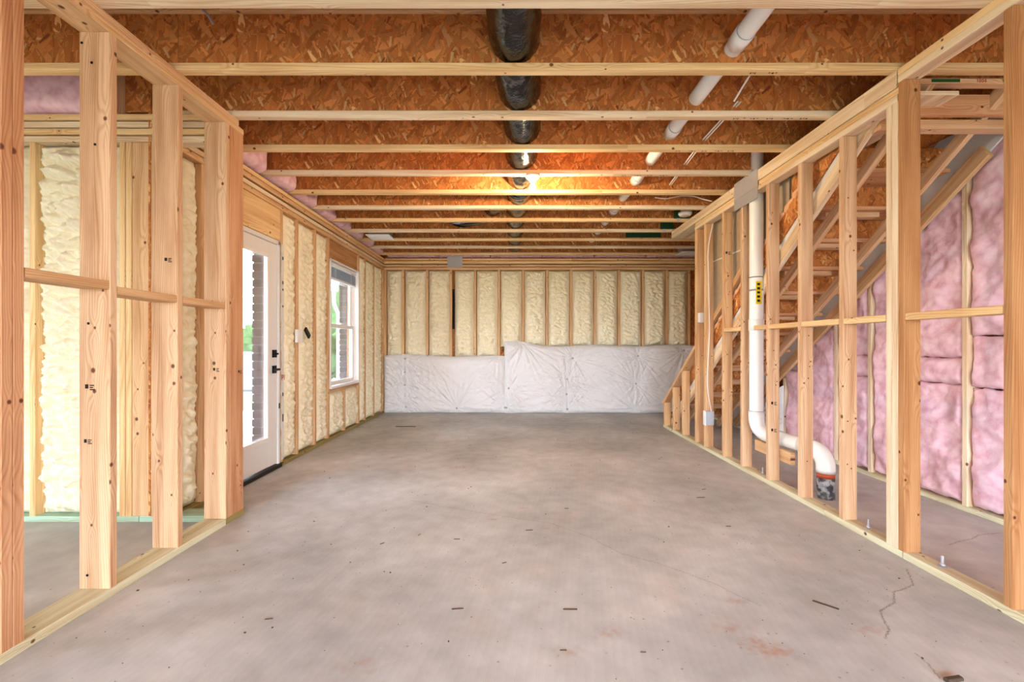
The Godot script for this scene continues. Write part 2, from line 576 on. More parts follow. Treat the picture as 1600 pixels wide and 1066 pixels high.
var batt_count := 0
func batt_mesh(u: Vector3, n: Vector3, w: float, h: float, depth: float, puff := 0.035) -> ArrayMesh:
	batt_count += 1
	var n1 := noise(700 + batt_count, 1.0, 3)
	var cell := 0.02
	var nu := maxi(6, int(w / cell) + 4)
	var nv := maxi(6, int(h / cell) + 4)
	var up := n.cross(u).normalized()
	if up.y < -0.5:
		up = -up
	return grid_mesh(nu, nv, func(i: int, j: int) -> Vector3:
		var s := w * clampf(float(i - 1) / (nu - 3), 0, 1)
		var t := h * clampf(float(j - 1) / (nv - 3), 0, 1)
		var e := minf(minf(s, w - s) / 0.05, minf(t, h - t) / 0.05)
		var r := sqrt(clampf(1.0 - pow(1.0 - clampf(e, 0, 1), 2.0), 0, 1))
		var z := depth * (0.55 + 0.45 * r) + puff * (n1.get_noise_2d(s * 3.0, t * 3.0) + 0.16 * n1.get_noise_2d(s * 14.0 + 5, t * 14.0)) * (0.3 + 0.7 * r)
		if i == 0 or j == 0 or i == nu - 1 or j == nv - 1:
			z = 0.0
		var wob := 0.012 * n1.get_noise_2d(s * 11.0 + 30, t * 11.0)
		return u * (s - w / 2 + wob * (1 - r)) + up * (t - h / 2 + wob * (1 - r)) + n * z, Vector2(w, h))

func batt(at: Vector3, u: Vector3, n: Vector3, w: float, h: float, depth: float, label: String, group := "", puff := 0.035) -> MeshInstance3D:
	var up := n.cross(u).normalized().abs()
	var o := put(self, "insulation_batt", batt_mesh(u, n, w, h, depth, puff), M.pink_wool, at + u * (w / 2) + up * (h / 2))
	tag(o, label, "insulation", group)
	return o

# a quilted white blanket: pins pull the skin in and folds run out from them
func blanket_mesh(u: Vector3, n: Vector3, w: float, h: float, pins: Array, top_drop: Callable, s0: int) -> ArrayMesh:
	var n1 := noise(900 + s0, 1.0, 3)
	var n2 := noise(950 + s0, 1.0, 2)
	var nu := int(w / 0.014) + 4
	var nv := int(h / 0.014) + 4
	return grid_mesh(nu, nv, func(i: int, j: int) -> Vector3:
		var s := w * clampf(float(i - 1) / (nu - 3), 0, 1)
		var t := clampf(float(j - 1) / (nv - 3), 0, 1)
		var hh: float = h + top_drop.call(s)
		var y := hh * t
		var e := minf(minf(s, w - s) / 0.10, minf(y, hh - y) / 0.10)
		var r := sqrt(clampf(1.0 - pow(1.0 - clampf(e, 0, 1), 2.0), 0, 1))
		var z := 0.085 * r + 0.012 * n1.get_noise_2d(s * 2.5, y * 3.0)
		var dip := 0.0
		for k in pins.size():
			var dv: Vector2 = Vector2(s, y) - pins[k]
			var q: float = dv.length()
			if q > 1.1:
				continue
			dip = maxf(dip, 0.062 * exp(-q / 0.13))
			var a := atan2(dv.y, dv.x)
			var fold := n2.get_noise_2d(a * 5.2 + k * 13.0, q * 0.7) + 0.6 * n2.get_noise_2d(a * 11.0 + k * 31.0, q * 0.9 + 7.0)
			z += 0.04 * fold * exp(-q / 0.34) * smoothstep(0.0, 0.12, q) * r
		z = maxf(0.012, z - dip)
		z += 0.004 * n1.get_noise_2d(s * 9.0, y * 26.0) * r
		if i == 0 or j == 0 or i == nu - 1 or j == nv - 1:
			z = 0.0
		return u * s + Vector3.UP * y + n * z, Vector2(w, h))

# ---------------------------------------------------------------- the scene
func _ready() -> void:
	rng.seed = 7
	view_and_light()
	materials()
	shell()
	joists()
	left_wall()
	near_outer_wall()
	back_wall()
	pink_wall()
	left_partition()
	right_partition()
	stairs()
	door()
	window()
	ducts_and_pipes()
	fixtures()
	floor_litter()
	outdoors()

func view_and_light() -> void:
	var cam := Camera3D.new()
	cam.name = "camera"
	add_child(cam)
	cam.position = Vector3(0, EYE, 0)
	cam.projection = Camera3D.PROJECTION_FRUSTUM
	cam.near = 0.05
	cam.far = 400.0
	cam.size = 1066.0 / FOCAL * 0.05
	cam.frustum_offset = Vector2(-3.0, 7.0) / FOCAL * 0.05
	cam.current = true
	var env := Environment.new()
	env.background_mode = Environment.BG_SKY
	var sky := ProceduralSkyMaterial.new()
	sky.sky_top_color = Color(0.80, 0.87, 0.97)
	sky.sky_horizon_color = Color(0.97, 0.98, 1.0)
	sky.ground_bottom_color = Color(0.45, 0.46, 0.42)
	sky.ground_horizon_color = Color(0.8, 0.82, 0.82)
	sky.sun_angle_max = 0.0
	env.sky = Sky.new()
	env.sky.sky_material = sky
	env.background_energy_multiplier = 12.0
	env.tonemap_mode = Environment.TONE_MAPPER_LINEAR
	env.tonemap_exposure = 1.95
	env.sdfgi_enabled = true
	env.ssao_enabled = true
	env.ssil_enabled = true
	var we := WorldEnvironment.new()
	we.name = "environment"
	we.environment = env
	add_child(we)

func plain_box(parent: Node, called: String, a: Vector3, b: Vector3, m: Material) -> MeshInstance3D:
	return lum(parent, called, a, b, m, 0.0015)

# a wall of sheathing with rectangular openings: spans along one axis, given as [from, to, low, high]
func sheathing(parent: Node, along_x: bool, at: float, thick: float, rects: Array, m: Material) -> void:
	for r in rects:
		if along_x:
			plain_box(parent, "sheathing", W(r[0], r[2], at), W(r[1], r[3], at + thick), m)
		else:
			plain_box(parent, "sheathing", W(at, r[2], r[0]), W(at + thick, r[3], r[1]), m)

func shell() -> void:
	var t := Tris.new()
	t.box(W(-5.4, -0.15, 7.7), W(3.4, 0.0, -3.4))
	for i in t.v.size():
		t.uv[i] = Vector2((t.v[i].x - FLOOR_X) / FLOOR_SPAN, (-t.v[i].z - FLOOR_D) / FLOOR_SPAN)
	var fl := put(self, "floor", t.done(), M.concrete)
	fl.set_meta("kind", "structure")
	var ce := setting("ceiling", W(0, CEIL + 0.356, 2))
	for k in 5:
		plain_box(ce, "subfloor_panel", W(-5.4, CEIL + 0.357, -3.4 + k * 2.22), W(3.4, CEIL + 0.38, -3.4 + (k + 1) * 2.22 - 0.003), M.osb)
	# the outer walls behind the photographer and of the space on the left, with the openings that let the daylight in
	var fr := setting("wall_front", W(0, 0, -3.2))
	sheathing(fr, true, -3.35, 0.14, [[-5.4, -2.6, 0, 3.0], [-2.6, -0.2, 2.45, 3.0], [-0.2, 0.2, 0, 3.0], [0.2, 3.0, 2.45, 3.0], [3.0, 3.4, 0, 3.0]], M.foam)
	var lf := setting("wall_far_left", W(-4.8, 0, 0))
	sheathing(lf, false, -4.96, 0.14, [[-3.4, 0.1, 0, 3.0], [0.1, 0.9, 0, 0.6], [0.1, 0.9, 2.05, 3.0], [0.9, 3.0, 0, 3.0]], M.foam)

func joists() -> void:
	for k in range(0, 13):
		var back := 1.968 + 0.488 * (k - 1)      # depth of the far lower edge
		var front := back - 0.058
		var x0 := -2.33
		var x1 := 2.64
		var place := "between the outer wall and the stair header"
		if back < 2.5:
			x0 = -4.8
			x1 = 3.24
		elif k >= 9:
			x1 = 3.24
		var names := {1: "I-joist that crosses over both partitions, next to the top of the frame", 2: "I-joist crossing over the tall triple stud of the right partition", 3: "I-joist above the end of the left partition", 4: "I-joist one bay before the bare light bulb", 5: "I-joist that carries the bare light bulb", 6: "I-joist just behind the bare light bulb", 7: "I-joist two bays behind the bare light bulb", 8: "I-joist in front of the bend of the branch duct", 9: "I-joist beside the white smoke alarm and green block", 10: "I-joist above the near edge of the white ceiling register", 11: "I-joist above the far edge of the white ceiling register", 12: "last I-joist beside the back wall top plates"}
		var j := thing("floor_joist", W((x0 + x1) / 2, CEIL, back - 0.029), "strand board " + names.get(k, "I-joist out over the wider near end of the room"), "joist", "I-joists under the floor above")
		lum(j, "bottom_flange", W(x0, CEIL, front), W(x1, CEIL + T, back), M.pine if k % 2 else M.pine_yellow)
		lum(j, "top_flange", W(x0, CEIL + 0.318, front), W(x1, CEIL + 0.356, back), M.pine_warm)
		for pr in [[3, 1.45, 2.0, 5], [4, 1.25, 1.75, 5], [5, 0.95, 1.4, 4], [11, -1.5, -0.15, 13], [2, 1.3, 1.5, 2]]:
			if pr[0] == k:
				var t := Tris.new()
				for q in pr[3]:
					var xa: float = lerpf(pr[1], pr[2], float(q) / pr[3])
					var wd: float = (pr[2] - pr[1]) / pr[3] * (0.35 + 0.35 * fmod(q * 0.618, 1.0))
					for z in 3:
						t.box(W(xa + wd * z / 3.0, CEIL - 0.0006, back - 0.018 - 0.006 * ((q + z) % 2)), W(xa + wd * (z + 0.6) / 3.0, CEIL + 0.0002, back - 0.030))
				put(j.get_child(0), "mill_print", t.done(), M.ink).set_meta("kind", "stuff")
		var cuts := [x0, -3.1 + fmod(k * 0.83 + 6.0, 1.6), 2.2 if k >= 2 and k < 9 else 0.55 + fmod(k * 0.4 + 3.0, 1.2), x1]
		for c in cuts.size() - 1:
			if cuts[c + 1] - cuts[c] > 0.1:
				lum(j, "web", W(cuts[c] + 0.0012, CEIL + T, back - 0.035), W(cuts[c + 1] - 0.0012, CEIL + 0.318, back - 0.024), M.osb, 0.001, 0)

func plates(parent: Node, along_x: bool, at: float, thick: float, a: float, b: float, m: Array, low := 2.424) -> void:
	for i in 4:
		var y := low + i * 0.053
		var back := 0.006 * (i % 2)
		if along_x:
			lum(parent, "top_plate", W(a, y, at + back), W(b, y + T + 0.006 * ((i + 1) % 2), at + thick), m[i % m.size()])
		else:
			lum(parent, "top_plate", W(at - thick, y, a), W(at - back, y + T + 0.006 * ((i + 1) % 2), b), m[i % m.size()])

func left_wall() -> void:
	var w := setting("wall_left", W(EX, 0, 5))
	sheathing(w, false, EX - 0.16, 0.015, [[2.85, 3.15, 0, 3.0], [3.15, 4.16, 2.1, 3.0], [4.16, 5.27, 0, 3.0], [5.27, 6.25, 2.17, 3.0], [5.27, 6.25, 0, 0.62], [6.25, 7.66, 0, 3.0]], M.osb)
	plates(w, false, EX, 0.14, JD, BD, [M.pine_warm, M.pine, M.pine_warm, M.pine_yellow])
	# rim board behind the pink wool
	plain_box(w, "rim_board", W(EX - 0.14, CEIL, 2.95), W(EX - 0.11, CEIL + 0.356, BD), M.osb)
	lum(w, "bottom_plate", W(EX - 0.14, 0, 4.19), W(EX + 0.003, T, BD), M.treated_dark)
	lum(w, "bottom_plate", W(EX - 0.14, 0, JD), W(EX + 0.003, T, 3.13), M.treated_dark)
	for d in [2.86, 3.11, 4.17, 4.472, 4.88, 5.232, 6.252, 6.525, 6.93, 7.34, 7.46]:
		lum(w, "stud", W(EX - 0.14, T, d), W(EX, 2.42, d + T), M.pine_warm)
	# brick facing outside, bare ends showing at the far side of the door and the window
	for r in [[4.185, 5.25, -0.1, 3.0], [6.275, 7.66, -0.1, 3.0], [5.25, 6.275, -0.1, 0.55]]:
		plain_box(w, "mortar_bed", W(EX - 0.275, r[2], r[0] + 0.012), W(EX - 0.18, r[3], r[1]), M.mortar)
	for r in [[4.18, 0], [6.27, 1]]:
		for k in 30:
			var y: float = 0.06 + k * 0.078
			lum(w, "brick", W(EX - 0.28, y, r[0] + 0.006 * (k % 2)), W(EX - 0.172, y + 0.066, r[0] + (0.2 if k % 2 else 0.095)), M.brick if (k * 7) % 3 else M.brick_b, 0.004, 2)
	lum(w, "door_header", W(EX - 0.14, 2.125, 3.15), W(EX - 0.004, 2.42, 4.165), M.pine_yellow)
	lum(w, "window_header", W(EX - 0.14, 2.19, 5.275), W(EX - 0.02, 2.42, 6.245), M.wood_brown)
	lum(w, "window_sill_plate", W(EX - 0.14, 0.58, 5.275), W(EX, 0.618, 6.245), M.pine_warm)
	lum(w, "cripple_stud", W(EX - 0.14, T, 5.73), W(EX, 0.58, 5.73 + T), M.pine_warm)
	var u := Vector3(0, 0, -1)
	var n := Vector3(1, 0, 0)
	for b in [[2.90, 3.105, 0.04, 2.42], [4.212, 4.468, 0.04, 2.42], [4.514, 4.876, 0.04, 2.42], [4.922, 5.215, 0.04, 2.42], [6.294, 6.52, 0.04, 2.42], [6.567, 6.926, 0.04, 2.42], [6.972, 7.336, 0.04, 2.42], [7.382, 7.455, 0.04, 2.42], [5.29, 5.726, 0.04, 0.575], [5.772, 6.24, 0.04, 0.575]]:
		foam_panel(w, W(EX, b[2], b[0]), u, n, b[1] - b[0], b[3] - b[2], 0.022, 0.05, 0.013)
	# pink wool stuffed at the end of each joist bay
	for k in range(3, 12):
		var back := 1.968 + 0.488 * (k - 1)
		batt(W(EX - 0.1, CEIL + 0.004, back + 0.004), u, n, 0.42, 0.345, 0.17, "pink wool batt at the left outer wall, %s joist bay from the back wall" % ["first", "second", "third", "fourth", "fifth", "sixth", "seventh", "eighth", "ninth"][11 - k], "pink batts in the joist bays", 0.03)

func near_outer_wall() -> void:
	var w := setting("wall_near_left", W(-3.5, 0, JD))
	sheathing(w, true, JD + 0.145, 0.015, [[-4.96, EX - 0.15, 0, 3.0]], M.osb)
	lum(w, "bottom_plate", W(-4.82, 0, JD - 0.003), W(-2.42, T, JD + 0.14), M.treated_teal)
	lum(w, "bottom_plate", W(-2.415, 0, JD - 0.003), W(LX - 0.145, T, JD + 0.14), M.treated_teal)
	for i in 4:
		lum(w, "top_plate", W(-4.82, 2.455 + i * 0.047, JD - 0.004 * (i % 2)), W(LX - 0.145, 2.455 + i * 0.047 + T, JD + 0.09), [M.pine, M.pine_yellow, M.pine, M.pine_yellow][i])
	for x in [-3.92, -3.51, -3.11, -2.53, -2.488]:
		lum(w, "stud", W(x - T / 2, T, JD), W(x + T / 2, 2.452, JD + 0.14), M.pine_yellow)
	lum(w, "stud", W(-2.468, T, JD + 0.004), W(-2.325, 2.452, JD + 0.042), M.pine_warm)
	lum(w, "stud", W(-2.355, T, JD + 0.06), W(-2.25, 2.452, JD + 0.098), M.pine_warm)
	var u := Vector3(1, 0, 0)
	var n := Vector3(0, 0, 1)
	for b in [[-4.31, -3.94], [-3.9, -3.53], [-3.49, -3.13], [-3.086, -2.553]]:
		foam_panel(w, W(b[0], 0.042, JD), u, n, b[1] - b[0], 2.405, 0.05, 0.06, 0.009, 1.25)
	plain_box(w, "rim_board", W(-4.82, CEIL, JD + 0.1), W(EX - 0.11, CEIL + 0.356, JD + 0.13), M.osb)
	batt(W(-4.8, CEIL + 0.005, JD + 0.09), u, n, 1.2, 0.34, 0.14, "long pink wool batt above the foam wall on the left", "", 0.03)
	batt(W(-3.58, CEIL + 0.005, JD + 0.09), u, n, 0.97, 0.34, 0.14, "pink wool batt tucked above the foam wall behind the left partition", "", 0.03)
	lum(w, "end_block", W(-2.60, CEIL, JD - 0.01), W(-2.56, CEIL + 0.33, JD + 0.09), M.pine)

func back_wall() -> void:
	var w := setting("wall_back", W(0, 0, BD))
	sheathing(w, true, BD + 0.145, 0.015, [[EX - 0.16, 3.4, 0, 3.0]], M.osb)
	plates(w, true, BD, 0.14, EX - 0.02, 3.2, [M.pine_warm, M.pine_warm, M.pine_yellow, M.pine_warm])
	lum(w, "bottom_plate", W(EX, 0, BD - 0.003), W(3.2, T, BD + 0.14), M.treated_dark)
	var xs := [EX + 0.01]
	for i in 12:
		xs.append(-1.885 + 0.4082 * i)
	xs.append(2.98)
	for x in xs:
		lum(w, "stud", W(x - T / 2, T, BD), W(x + T / 2, 2.42, BD + 0.14), M.pine_warm)
	for i in xs.size() - 1:
		var a: float = xs[i] + T / 2 + 0.008
		var b: float = xs[i + 1] - T / 2 - 0.006
		if i == 3:
			a += 0.035
		var low := 0.93 if b < 0.0 else 1.12
		foam_panel(w, W(a, low, BD), Vector3(1, 0, 0), Vector3(0, 0, 1), b - a, 2.415 - low, 0.04, 0.06, 0.012)
	# the open slot left of one foam bay, bare to the dark sheathing
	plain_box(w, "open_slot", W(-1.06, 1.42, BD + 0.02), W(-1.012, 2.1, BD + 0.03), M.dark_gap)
	plain_box(w, "rim_board", W(EX, CEIL, BD + 0.08), W(3.2, CEIL + 0.356, BD + 0.11), M.osb)
	for i in 6:
		batt(W(-2.15 + i * 0.88, CEIL + 0.004, BD + 0.07), Vector3(1, 0, 0), Vector3(0, 0, 1), 0.87, 0.34, 0.12, "pink wool batt on the back wall plates, %s from the left outer wall" % ["first", "second", "third", "fourth", "fifth", "sixth"][i], "pink batts above the back wall", 0.03)
	var guard := put(self, "nail_plate", board_mesh(0.26, 0.205, 0.003, 0.0008, 0), M.dull_steel, W(-1.0, 2.565, BD - 0.012))
	tag(guard, "grey metal guard plate nailed on the back wall top plates", "metal plate")
	# quilted blankets pinned along the foot of the wall
	var q := func(px: float, py: float) -> Vector2:   # crop pixel -> metres from the blanket's lower corner
		return Vector2((px / 3.077 + 590.0 - 803.0) * 7.42 / FOCAL, EYE - (py / 3.077 + 340.0 - 540.0) * 7.42 / FOCAL)
	var specs := [
		["white quilted vinyl blanket along the back wall, the shorter one in the corner", -2.19, -0.13, 0.97, [[132, 680], [131, 745], [131, 806], [133, 860], [136, 912], [380, 918], [612, 915], [622, 822], [240, 665], [580, 660]]],
		["white quilted vinyl blanket along the back wall, the taller one running behind the stairs", -0.16, 3.03, 1.17, [[630, 822], [937, 678], [911, 778], [908, 850], [911, 922], [1250, 667], [1240, 800], [1233, 922], [620, 915], [700, 605], [1470, 640]]]]
	for s in specs.size():
		var sp: Array = specs[s]
		var base := W(sp[1], 0.004, BD - 0.05 - 0.02 * s)
		var b := thing("insulation_blanket", base, sp[0], "blanket", "")
		var pins := []
		for p in sp[4]:
			var v: Vector2 = q.call(p[0], p[1])
			pins.append(Vector2(v.x - sp[1], v.y))
		var s_now := s
		var drop := func(x: float) -> float:
			return (0.02 * sin(x * 4.0) - 0.03 * smoothstep(1.4, 2.05, x)) if s_now == 0 else (0.035 - 0.07 * smoothstep(0.1, 0.7, x) + 0.012 * sin(x * 5.0))
		var skin := put(b, "quilted_skin", blanket_mesh(Vector3(1, 0, 0), Vector3(0, 0, 1), sp[2] - sp[1], sp[3], pins, drop, s), M.white_vinyl, base)
		for i in pins.size():
			if i % 2 == 1 and i > 6:
				continue
			put(skin, "pin", lathe([[0.0, 0.006], [0.012, 0.004], [0.016, 0.0], [0.0, -0.01]], 10), M.dull_steel, base + Vector3(pins[i].x, pins[i].y, 0.035), Basis(Vector3.RIGHT, PI / 2))

func pink_wall() -> void:
	var w := setting("wall_right", W(PX, 0, 3))
	sheathing(w, false, PX + 0.14, 0.015, [[-3.4, 7.66, 0, 3.0]], M.osb)
	lum(w, "bottom_plate", W(PX - 0.003, 0, -3.2), W(PX + 0.12, T, 7.4), M.treated)
	lum(w, "top_plate", W(PX, 2.55, -3.2), W(PX + 0.12, 2.63, 7.4), M.pine_warm)
	var n := Vector3(-1, 0, 0)
	var u := Vector3(0, 0, -1)
	for i in 14:
		var d := 2.207 + 0.4064 * (i - 1)
		lum(w, "stud", W(PX, T, d), W(PX + 0.1, 2.55, d + T), M.pine)
		var top := minf(2.5, 4.47 - SLOPE * d)
		if d > 5.0 or d < 2.0:
			continue
		var parts := [[0.05, 0.86], [0.865, 1.05], [1.055, top]] if i % 2 else [[0.05, top]]
		if i == 2:
			parts = [[0.05, 0.85], [0.86, 1.20], [1.21, top]]
		for p in parts.size():
			var names := ["lower", "middle roll of", "upper"] if parts.size() == 3 else ["full length"]
			if parts[p][1] - parts[p][0] < 0.08:
				continue
			batt(W(PX + 0.065, parts[p][0], d + T + 0.003), u, n, 0.36, parts[p][1] - parts[p][0], 0.06, "%s pink wool batt under the stairs, %s stud bay from the side-wall blanket" % [names[p], ["ninth", "eighth", "seventh", "sixth", "fifth", "fourth", "third", "second", "first"][i]], "pink batts under the stairs", 0.04)
	var base := W(PX - 0.004, 0.004, 5.06)
	var b := thing("insulation_blanket", base, "white quilted blanket on the side wall under the lowest stairs", "blanket")
	put(b, "quilted_skin", blanket_mesh(u, n, 0.8, 0.68, [Vector2(0.1, 0.3), Vector2(0.3, 0.15)], func(x: float) -> float: return -SLOPE * x, 4), M.white_vinyl, base)

func stamp(parent: Node, at: Vector3, facing_room := false, s := 1.0) -> void:   # the mill's grade mark, unreadable at this size
	var t := Tris.new()
	var u := Vector3(0, 0, -1) if facing_room else Vector3(1, 0, 0)
	var n := Vector3(1, 0, 0) if facing_room else Vector3(0, 0, 1)
	for r in [[0.0, 0.0, 0.012, 0.016], [0.018, 0.010, 0.016, 0.004], [0.018, 0.002, 0.012, 0.004], [0.018, -0.006, 0.018, 0.004]]:
		var a: Vector3 = (u * r[0] + Vector3.UP * r[1]) * s
		var b: Vector3 = a + (u * r[2] + Vector3.UP * r[3]) * s + n * 0.0006
		t.box(Vector3(minf(a.x, b.x), minf(a.y, b.y), minf(a.z, b.z)), Vector3(maxf(a.x, b.x), maxf(a.y, b.y), maxf(a.z, b.z)))
	put(stud_at(parent, at) if not facing_room else parent, "grade_stamp", t.done(), M.ink, at)

func knot(parent: Node, at: Vector3, r: float) -> void:
	put(stud_at(parent, at), "nail_head", lathe([[0.0, 0.002], [r, 0.0015], [r, 0.0]], 8), M.ink, at, Basis(Vector3.RIGHT, PI / 2))

func stud_at(p: Node, at: Vector3) -> Node:   # the stud whose near face this mark lies on
	for c in p.get_children():
		if c.name.begins_with("stud") and absf(-at.z - (-frame_of(c).origin.z - T / 2)) < 0.01:
			return c
	return p

func left_partition() -> void:
	var p := thing("stud_frame", W(LX, 0, 2.2), "left two-by-six stud partition with open bays and green-tinged bottom plate", "wall frame")
	lum(p, "bottom_plate", W(LX - 0.14, 0, 1.0), W(LX + 0.004, T, 2.80), M.treated)
	lum(p, "bottom_plate", W(LX - 0.14, 0, 2.806), W(LX + 0.004, T, 2.99), M.treated_dark)
	lum(p, "top_plate", W(LX - 0.14, CEIL - 0.078, 0.9), W(LX, CEIL - 0.040, 2.99), M.pine_warm)
	lum(p, "top_plate", W(LX - 0.14, CEIL - 0.039, 0.9), W(LX - 0.002, CEIL - 0.001, 2.94), M.fir)
	var top := CEIL - 0.08
	var i := 0
	for d in [1.19, 1.575, 1.614, 2.0, 2.404, 2.806]:
		var s := lum(p, "stud", W(LX - 0.14, T, d), W(LX, top, d + T), M.fir if d > 1.7 else M.fir_red)
		s.set_meta("label", ["", "", "", "pale stud with dark pin knots", "stud with broad knots", "stud with bark edge"][i] if i > 2 else "reddish doubled stud")
		i += 1
	lum(p, "stud", W(LX - 0.14, T, 2.846), W(LX - 0.04, top, 2.884), M.pine)
	lum(p, "end_stud", W(LX - T, T, 2.848), W(LX, top, 2.988), M.fir_red)
	for b in [[1.655, 2.0], [2.04, 2.402], [2.444, 2.804]]:
		var y := 1.375 + (0.02 if b[0] < 1.9 else 0.0)
		lum(p, "blocking", W(LX - 0.13, y, b[0]), W(LX - 0.002, y + T, b[1]), M.pine_warm)
	stamp(p, W(-1.94, 0.945, 1.998), false, 1.2)
	stamp(p, W(-1.945, 0.70, 1.998), false, 1.0)
	stamp(p, W(-1.90, 1.60, 2.402), false, 1.1)
	stamp(p, W(-1.91, 0.98, 2.804), false, 1.1)
	stamp(p, W(LX + 0.001, 0.96, 2.93), true, 1.0)
	for k in [[-1.91, 2.42, 1.998], [-1.955, 2.51, 1.998], [-1.93, 0.10, 1.998], [-1.895, 2.05, 1.998], [-1.925, 1.24, 1.998]]:
		knot(p, W(k[0], k[1], k[2]), 0.006)

func right_partition() -> void:
	var p := thing("stud_frame", W(RX, 0, 4), "right two-by-four stud partition in front of the basement stairs", "wall frame")
	var B := RX + 0.089
	lum(p, "bottom_plate", W(RX, 0, 1.1), W(B, T, 2.36), M.treated)
	lum(p, "bottom_plate", W(RX, 0, 2.366), W(B, T, 6.16), M.treated)
	# near top plates, and the far plates under the stair header
	lum(p, "top_plate", W(RX, CEIL - 0.078, 1.0), W(B, CEIL - 0.04, 2.392), M.pine)
	lum(p, "top_plate", W(RX, CEIL - 0.039, 1.0), W(B, CEIL - 0.001, 2.392), M.pine_yellow)
	lum(p, "top_plate", W(RX + 0.006, 2.505, 2.395), W(B, 2.543, 5.08), M.pine_yellow)
	lum(p, "top_plate", W(RX, 2.466, 2.395), W(B, 2.504, 5.08), M.pine)
	var h := CEIL - 0.08
	lum(p, "stud", W(RX, T, 1.84), W(B, h, 1.878), M.wood_brown)
	lum(p, "stud", W(RX, T, 1.43), W(B, h, 1.47), M.pine)
	lum(p, "post_stud", W(RX, T, 2.353), W(B, h, 2.391), M.wood_brown)
	lum(p, "post_stud", W(RX, T, 2.393), W(B, 2.464, 2.431), M.pine)
	lum(p, "post_stud", W(RX, T, 2.432), W(B, 2.464, 2.470), M.pine)
	for d in [2.79, 3.2, 3.606, 4.02, 4.38, 4.8, 5.04]:
		lum(p, "stud", W(RX, T, d), W(B, 2.464, d + T), M.pine_warm if d > 4.1 else M.fir)
	for d in [5.44, 5.76, 6.1]:
		lum(p, "knee_stud", W(RX, T, d), W(B, 4.77 - SLOPE * (d + T), d + T), M.pine_warm)
	beam(p, "rake_plate", W(RX + 0.045, 4.79 - SLOPE * 5.085, 5.085), W(RX + 0.045, 4.79 - SLOPE * 6.2, 6.2), T, 0.089, M.pine_warm)
	for b in [[1.88, 2.35], [2.472, 2.788], [2.83, 3.198], [3.24, 3.604], [3.647, 3.83], [4.06, 4.378]]:
		lum(p, "blocking", W(RX + 0.002, 1.275, b[0]), W(B, 1.275 + T, b[1]), M.pine_yellow)
	stamp(p, W(2.10, 0.66, 3.604), false, 1.3)
	stamp(p, W(2.10, 0.44, 3.604), false, 1.3)
	stamp(p, W(2.10, 2.05, 4.378), false, 1.4)
	for d in [4.378, 3.604, 3.198, 2.788]:
		for k in 5:
			knot(p, W(RX + rng.randf_range(0.02, 0.07), rng.randf_range(0.3, 2.3), d), 0.004)
	# the header above the stair side, wider than the wall, with its flat underside running on past the end post
	var hd := thing("stair_header", W(RX + 0.15, 2.545, 4), "whitish header beam lying on the right partition below the joists", "beam")
	lum(hd, "face_board", W(RX - 0.002, 2.546, 2.40), W(RX + 0.036, CEIL - 0.001, 5.82), M.pine)
	lum(hd, "soffit_board", W(RX + 0.038, 2.546, 2.48), W(RX + 0.42, 2.57, 5.82), M.pine)
	# anchor bolts through the plate
	for b in [2.66, 2.2, 3.79]:
		var a := thing("anchor_bolt", W(RX + 0.055, T, b), "zinc anchor bolt with nut standing in the right partition's bottom plate", "bolt", "anchor bolts in the right bottom plate")
		put(a, "washer", lathe([[0.0, 0.004], [0.02, 0.004], [0.02, 0.0], [0.0, 0.0]], 14), M.steel, W(RX + 0.055, T, b))
		put(a, "nut", lathe([[0.0, 0.016], [0.011, 0.016], [0.012, 0.004], [0.0, 0.004]], 6), M.steel, W(RX + 0.055, T, b))
		put(a, "rod", lathe([[0.0, 0.055], [0.0055, 0.054], [0.006, 0.0], [0.0, 0.0]], 10), M.steel, W(RX + 0.055, T, b))
	# metal guard wrapped over the plates where the drain passes
	var g := thing("nail_plate", W(RX - 0.004, 2.46, 3.95), "galvanised guard plate wrapped over the right partition's cut top plates", "metal plate")
	lum(g, "upper_leaf", W(RX - 0.006, 2.50, 3.76), W(RX - 0.003, 2.655, 4.16), M.steel, 0.0006)
	lum(g, "lower_leaf", W(RX - 0.006, 2.40, 3.76), W(RX - 0.003, 2.499, 4.16), M.dull_steel, 0.0006)
	# outlet boxes and cables
	var ob := thing("outlet_box", W(2.12, 1.36, 5.02), "small white box screwed to the end stud of the right partition", "electrical box")
	lum(ob, "body", W(2.095, 1.40, 4.99), W(2.17, 1.51, 5.038), M.white_plastic, 0.004)
	lum(ob, "cover", W(2.10, 1.41, 4.985), W(2.165, 1.50, 4.989), M.white_paint, 0.001)
	var sb := thing("switch_box", W(2.1, 0.27, 4.78), "blue-grey switch box low on a stud of the right partition", "electrical box")
	lum(sb, "body", W(2.062, 0.285, 4.74), W(2.15, 0.43, 4.796), M.grey_plastic, 0.004)
	lum(sb, "front_rim", W(2.054, 0.28, 4.738), W(2.061, 0.435, 4.798), M.white_plastic, 0.002)
	var cb := put(self, "cable", tube_mesh(bend([W(2.15, 2.46, 4.77), W(2.10, 2.2, 4.785), W(2.12, 1.3, 4.785), W(2.09, 0.7, 4.785), W(2.13, 0.43, 4.77)], 0.12), 0.006, 8), M.cable)
	tag(cb, "white cable stapled down a stud to the blue-grey switch box", "cable")

